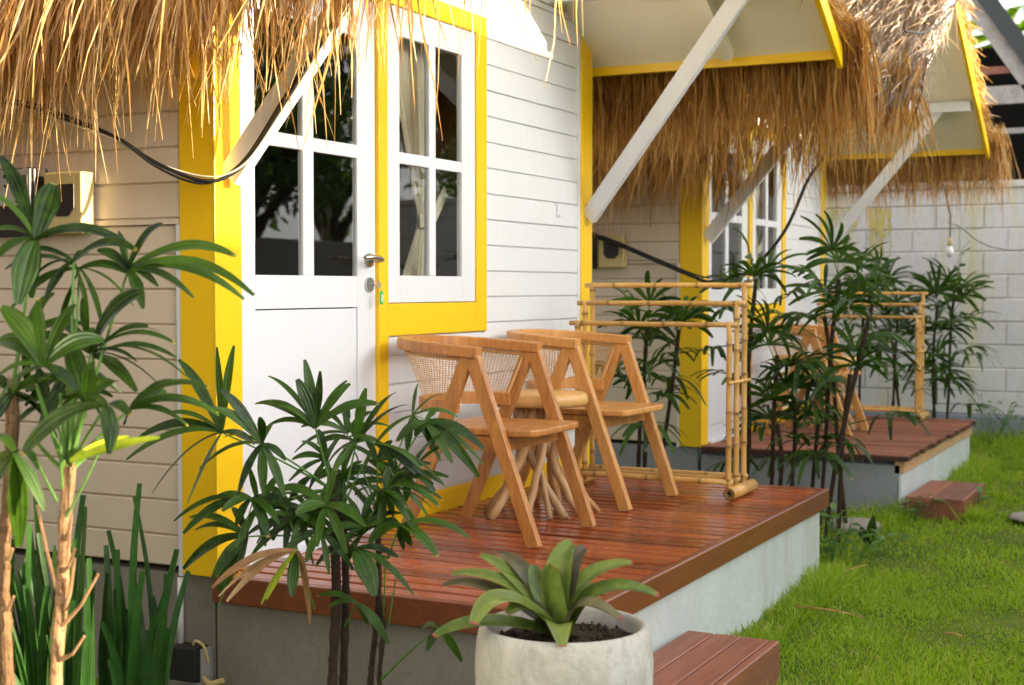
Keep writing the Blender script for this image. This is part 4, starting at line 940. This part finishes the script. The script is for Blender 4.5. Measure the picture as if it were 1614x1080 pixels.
rhapis('rightmost lady palm standing against the block wall', [S(1465, 660, 8.0, (1478, 480), nl=11, low=.45), S(1490, 660, 8.2, (1505, 450), nl=10, low=.45), S(1475, 660, 7.8, (1470, 580), nl=7, low=.25)], 37, .27, .032)
# ------------------------------------------------------------------ block wall and what stands behind it
WX = 9.35
bw = thing('block_wall', 'grey concrete block wall with yellow stains closing the lawn', 'wall', (WX, 0, 0))
m = MB(); rg = random.Random(2); ch = .203; z = .20; row = 0
while z < 2.16:
    y = -5.0-(.2 if row % 2 else 0)
    while y < 3.4:
        m.rnd = rg.random(); j = rg.uniform(-.004, .004); m.bar((WX+.06+j, y+.005, z+ch/2), (WX+.06+j, y+.40, z+ch/2), .12, ch-.009, (1, 0, 0), .006); y += .405
    z += ch; row += 1
m.build('blocks', M['block'], bw)
m = MB(); m.box(WX+.012, WX+.15, -5.1, 3.5, -.1, 2.17); m.build('mortar', M['block'], bw)
m = MB(); m.box(WX-.03, WX+.16, -5.1, 3.5, -.1, .195); m.build('base_band', M['block_base'], bw, bevel=.01)
m = MB(); m.box(WX-.02, WX+.14, -5.1, 3.5, 2.175, 2.235); m.build('coping', M['block'], bw, bevel=.008)
def stain(y, w, z0, z1, seed):
    rg = random.Random(seed); b = MB(); n = 14; L = []; R = []
    for i in range(n+1):
        t = i/n; zz = z1+(z0-z1)*t; ww = w*(1-.75*t)*rg.uniform(.7, 1.15); xo = WX-.0022-.00012*seed; L.append((xo, y-ww/2+rg.uniform(-.01, .01), zz)); R.append((xo, y+ww/2+rg.uniform(-.01, .01), zz))
    b.add(L+R, [(i, i+1, n+2+i, n+1+i) for i in range(n)]); b.build('stain', M['moss'], bw)

for q in range(14): stain(-.05+rg.gauss(0, .035), rg.uniform(.008, .028), rg.uniform(1.3, 1.8), 2.02, q)
for q in range(10): stain(.12+.28*rg.random(), rg.uniform(.008, .03), rg.uniform(1.75, 1.97), 2.02, 20+q)
# open shed behind
sd = thing('shed', 'dark open shed with grey steel rafters behind the block wall', 'shed', (12.5, 0, 0))
m = MB(); m.box(13.2, 13.3, -4, 5, 0, 4.0); m.box(10.6, 13.3, 4.9, 5.0, 0, 4); m.build('wall', M['shed_dark'], sd)
a, b = at_x(1530, -22, 10.5), at_x(1660, 158, 10.5)
m = MB(); A_, B_ = Vector((10.5, a.y, a.z)), Vector((10.5, b.y, b.z)); up = Vector((0, 0, 1)); dv = (A_-B_).normalized(); A2 = A_+dv*2.6; B2 = B_-dv*2.2
m.add([A2+Vector((0, 0, .10)), B2+Vector((0, 0, .10)), B2+Vector((3.2, 0, .10)), A2+Vector((3.2, 0, .10)), A2+Vector((0, 0, .16)), B2+Vector((0, 0, .16)), B2+Vector((3.2, 0, .16)), A2+Vector((3.2, 0, .16))], [(0, 1, 2, 3), (4, 7, 6, 5), (0, 4, 5, 1), (1, 5, 6, 2), (2, 6, 7, 3), (3, 7, 4, 0)])
A3 = Vector((A2.x, 2*A2.y-B2.y, B2.z))
m.add([A2+Vector((0, 0, .10)), A3+Vector((0, 0, .10)), A3+Vector((3.2, 0, .10)), A2+Vector((3.2, 0, .10)), A2+Vector((0, 0, .16)), A3+Vector((0, 0, .16)), A3+Vector((3.2, 0, .16)), A2+Vector((3.2, 0, .16))], [(0, 3, 2, 1), (4, 5, 6, 7), (0, 1, 5, 4), (1, 2, 6, 5), (2, 3, 7, 6), (3, 0, 4, 7)])
m.build('roof', M['metal_dark'], sd)
m = MB(); m.bar(A2+Vector((.05, 0, -.10)), B2+Vector((.05, 0, -.10)), .08, .20, (1, 0, 0)); m.build('rafter', M['timber_grey'], sd)
for zz, w in ((3.12, .17), (2.78, .05), (2.26, .05)):
    m = MB(); m.bar((10.55, -4, zz), (10.55, 4, zz), .08, w, (1, 0, 0)); m.build('beam', M['timber_grey'], sd)
m = MB(); m.bar(A2+Vector((-.01, 0, .09)), B2+Vector((-.01, 0, .09)), .03, .15, (1, 0, 0)); m.build('verge_board', M['metal_dark'], sd)
m = MB(); m.bar((10.58, -4, 3.36), (10.58, 4, 3.36), .06, .07, (1, 0, 0)); m.build('pipe', M['step'], sd)
for yy in (-2.4, 3.0):
    m = MB(); m.box(10.52, 10.6, yy, yy+.1, 0, 3.1); m.build('post', M['timber_grey'], sd)
# tall palm beyond
tp = at(1590, 70, 20.0); fp = thing('coconut_palm', 'sunlit yellow-green palm crown rising beyond the shed roof', 'palm', (tp.x, tp.y, 0))
m = MB(); m.tube([(tp.x, tp.y, 0), (tp.x+.1, tp.y, tp.z*.5), tuple(tp)], [.16, .13, .09], 10); m.build('trunk', M['bark'], fp)
A = acc(); rg = random.Random(9)
for i in range(16):
    az = i*2.4; el = rg.uniform(.1, 1.2); d = Vector((math.cos(az)*math.cos(el), math.sin(az)*math.cos(el), math.sin(el))); L = rg.uniform(.9, 1.3); sd_ = d.cross(Vector((0, 0, 1))).normalized()
    for k in range(26):
        t = (k+2)/28; p = tp+d*L*t-Vector((0, 0, .5*L*t*t)); tang = (d-Vector((0, 0, L*t))).normalized()
        for s_ in (-1, 1):
            q = p+(sd_*s_*.8+tang*.7+Vector((0, 0, -.25))).normalized()*.42*(1-.5*t); blade(A, p, (p+q)/2+Vector((0, 0, .03)), q, .045, Vector((0, 0, 1)), rg.random(), 3, .5, .1, .4, .1, 3, 0, 0)
build_acc(A, 'crown', M['grass'], fp)

# ------------------------------------------------------------------ across the lawn: house, walls, first tree added for shade; others mirrored in panes
nb = thing('house', 'unseen plastered house added across the lawn to shade the cottages', 'house', (2.5, -9.5, 0))  # added house, its height set for the shade edge on the facade
m = MB(); m.box(.60, 9.8, -12, -8.1, 0, 3.55); m.build('wall', M['opp'], nb)
m = MB(); m.prism([(-12.2, 3.55), (-7.85, 3.55), (-7.85, 3.66), (-10.0, 4.35), (-12.2, 3.66)], 'x', .58, 10.0); m.build('roof', M['metal_dark'], nb)
gw = thing('shade_wall', 'unseen stepped wall added across the lawn to shape the sun and shade', 'wall', (-3, -8.2, 0))
m = MB(); m.box(-.85, .66, -8.05, -7.9, 0, 3.0); m.build('tall_bay', M['opp'], gw)  # added bays, stepped to fit the wanted edges of sun and shade
m = MB(); m.box(-14, -.87, -8.4, -8.1, 0, 1.62); m.build('low_bay', M['opp'], gw)
m = MB(); m.box(9.82, 40, -8.4, -8.1, 0, 1.95); m.build('long_bay', M['opp'], gw)
def tree(label, x, y, h, r, n, seed, zlow):
    rg = np.random.default_rng(seed); t = thing('tree', label, 'tree', (x, y, 0))
    m = MB(); top = Vector((x, y, h*.62)); m.tube([(x, y, 0), (x+.08, y, zlow*.6), tuple(top)], [r*.11, r*.085, r*.04], 10)
    for i in range(7):
        a = i*2.4; e = Vector((x+math.cos(a)*r*.7, y+math.sin(a)*r*.7, zlow+(h-zlow)*(.25+.5*((i*37) % 10)/10))); s_ = Vector((x+.05, y, zlow*.75+.15*i*(h-zlow)/7)); m.tube([s_, s_.lerp(e, .5)+Vector((0, 0, .15)), e], [r*.045, r*.03, r*.012], 7)
    m.build('trunk', M['bark_dark'], t, smooth=True)
    k = 26; cc = np.stack([x+rg.normal(size=k)*r*.48, y+rg.normal(size=k)*r*.48, zlow+(h-zlow)*(.12+.76*rg.random(k))], 1)
    i = rg.integers(0, k, n); p = cc[i]+rg.normal(size=(n, 3))*np.array([r*.17, r*.17, (h-zlow)*.075]); d = rg.normal(size=(n, 3))+np.array([0, 0, -.4])
    V, Q, Cc = strands(rg, p, d, rg.uniform(.16, .30, n), rg.uniform(.07, .12, n), .2, .1, 2, .2); np_mesh('crown', V, Q, Cc, M['tree'], t)
tree('unseen leafy tree added over the low bay to shade the left palm', -1.75, -8.9, 6.0, 1.0, 5000, 1, 2.55)  # crown added to shade the upper palm while sun passes below
for i, (x, y, h, r) in enumerate(((13, -14, 8.5, 2.6), (18, -13.5, 7.2, 2.5), (23, -15, 9.0, 3.0), (29, -14, 7.5, 2.8))):
    tree('dark garden tree behind the house across the lawn, number %s from it' % ('first', 'second', 'third', 'fourth')[i], x, y, h, r, 4500, 10+i, 2.6)

# ------------------------------------------------------------------ lawn
rng = np.random.default_rng(77)
def lawn(n, x0, x1, y0, y1, hmin, hmax, dens=None, w=(.0030, .0056)):
    x = x0+(x1-x0)*rng.random(n)**1.25; y = rng.uniform(y0, y1, n)
    k = np.ones(n, bool)
    k &= ~((y > -1.225) & (x > -.02) & (x < 2.68)); k &= ~((y > -1.19) & (x > HX+.0) & (x < HX+2.42))
    k &= ~((x > -.20) & (x < .87) & (y > -1.58) & (y < -1.2)); k &= ~((x > HX-.07) & (x < HX+.73) & (y > -1.565) & (y < -1.2))
    k &= ((x-PC.x)**2+(y-PC.y)**2 > .2**2)
    nz = np.sin(x*3.1+1.3*np.sin(y*2.3))*np.sin(y*3.7+.8*np.sin(x*2.9))+.6*np.sin(x*8.3+y*2.1)*np.sin(y*9.1-x*3.3)
    k &= rng.random(n) < (.72+.28*nz)
    x, y, nz = x[k], y[k], nz[k]; n = len(x)
    h = (hmin+(hmax-hmin)*rng.random(n)**1.6)*(1+.35*nz)
    if dens is not None: h = h*dens(x, y)
    base = np.stack([x, y, np.full(n, -.004)], 1); d0 = np.stack([rng.normal(size=n)*.45, rng.normal(size=n)*.45, np.ones(n)], 1)
    V, Q, Cc = strands(rng, base, d0, h, rng.uniform(*w, n)*(1+.35*(x > 3)), .18, .22, 3, .15)
    f = np.clip(.5+.30*nz+rng.normal(size=n)*.2, 0, 1); Cc[:, 0] = np.repeat(f, 8); dry = (rng.random(n) < .26+.3*np.clip(-nz, 0, 1)); Cc[:, 2] = np.repeat(dry.astype(float), 8)
    return V, Q, Cc
parts = [lawn(85000, -.3, 9.3, -3.3, -1.0, .020, .050), lawn(30000, -.1, 3.0, -2.5, -1.2, .014, .046),
         lawn(9000, .85, 2.75, -1.40, -1.235, .04, .11), lawn(5000, HX+.6, HX+2.6, -1.42, -1.21, .05, .13), lawn(5500, HX+2.4, 9.3, -1.7, -.2, .06, .16), lawn(2500, 2.7, HX, -1.3, -.9, .05, .13), lawn(1600, HX-.1, HX+.9, -1.66, -1.57, .05, .12), lawn(1000, .0, .92, -1.66, -1.585, .04, .10)]
V, Q, Cc = cat(parts)
tag(np_mesh('lawn', V, Q, Cc, M['grass'], None), 'short bright green lawn', 'grass', kind='stuff')
# weeds beside the plinths, stray dry stalks, a stone
def weed(label, px, x, seed, n=14, size=.09, h=.16, group='weeds along the plinths'):
    rg = random.Random(seed); q = at_x(*px, x); b = Vector((q.x, q.y, 0)); r = thing('weed', label, 'weed', tuple(b), group); A = acc(); pt = MB()
    for i in range(n):
        a = i*2.4; hub = b+Vector((math.cos(a)*rg.uniform(.01, size), math.sin(a)*rg.uniform(.01, size), rg.uniform(.35, 1)*h)); petiole(pt, b, hub, .0015); d = Vector((math.cos(a), math.sin(a), rg.uniform(-.2, .5))).normalized(); L = rg.uniform(.05, .09)
        blade(A, hub, hub+d*L*.5+Vector((0, 0, .012)), hub+d*L, L*.5, Vector((rg.uniform(-.4, .4), rg.uniform(-.4, .4), 1)), rg.random(), 6, .2, .05, .4, .15, 3, 0, 0)
    build_acc(A, 'leaves', M['weed'], r); pt.build('stems', M['weed'], r)
weed('leafy weed at the far corner of the near plinth', (1312, 870), 2.82, 1, 26, .10, .30)
weed('leafy weed in the grass before the far plinth corner', (1345, 905), 2.95, 2, 18, .13, .16)
weed('small weed right of the tall tongue leaf', (1385, 880), 3.3, 3, 12, .10, .13)
weed('weed at the foot of the farther low step', (1440, 845), 4.5, 4, 24, .16, .13)
weed('weed at the outer corner of the farther step', (1540, 815), 5.0, 5, 14, .08, .12)
weed('bushy weeds where the farther plinth meets the block wall', (1565, 715), 8.6, 6, 40, .30, .38)
weed('low bushy weed at the foot of the block wall', (1600, 700), 8.9, 7, 30, .30, .22)
tl = thing('tongue_leaf_plant', 'single tall tongue-shaped leaves in the grass between the cottages', 'plant', tuple(Vector((at_x(1370, 860, 3.6).x, at_x(1370, 860, 3.6).y, 0)))); A = acc()
b = Vector(tl.location)
for tpx, w in (((1377, 812), .05), ((1355, 828), .035), ((1345, 832), .02), ((1390, 850), .03)):
    T = at_x(*tpx, 3.6); blade(A, b, b.lerp(T, .5)+Vector((-.01, 0, .02)), T, w, Vector((-.9, -.4, .2)), .2, 8, .35, .05, .45, .25, 5, 0, 0)
build_acc(A, 'leaves', M['palm'], tl)
for lab, pa, pb, z in (('dry straw stalk lying across the near lawn', (1252, 955), (1362, 972), .055), ('short curled dry stalk near the plinth', (1328, 903), (1368, 890), .07), ('tiny dry stalk on the lawn at the right', (1490, 998), (1518, 1003), .05)):
    r1 = FW+RT*((pa[0]-807)/FPX)+UPV*((540-pa[1])/FPX); r2 = FW+RT*((pb[0]-807)/FPX)+UPV*((540-pb[1])/FPX)
    p1 = EYE+r1*((z-EYE.z)/r1.z); p2 = EYE+r2*((z-EYE.z)/r2.z); m = MB(); m.tube([p1, p1.lerp(p2, .5)+Vector((0, 0, .006)), p2], [.004, .0035, .002], 6)
    tag(m.build('dry_stalk', M['straw'], smooth=True), lab, 'stalk', 'dry stalks fallen on the lawn')
def stone(px, z, s, label):
    r1 = FW+RT*((px[0]-807)/FPX)+UPV*((540-px[1])/FPX); p = EYE+r1*((z-EYE.z)/r1.z); rg = random.Random(6); m = MB(); n = 14; prof = [(.0, .35), (.5, .33), (.85, .2), (1, 0), (.9, -.2), (0, -.25)]
    m.add([p+Vector((r*s*math.cos(2*math.pi*i/n)*(1+.12*math.sin(3*i)), r*s*.7*math.sin(2*math.pi*i/n), h*s*.35)) for i in range(n) for r, h in prof], [(i*6+j, ((i+1) % n)*6+j, ((i+1) % n)*6+j+1, i*6+j+1) for i in range(n) for j in range(5)])
    tag(m.build('stepping_stone', M['stone'], smooth=True), label, 'stone')
stone((1622, 815), .03, .16, 'flat pale stone in the lawn at the right edge')
stone((1345, 828), .02, .22, 'pale stone slab in the grass between the two plinths')
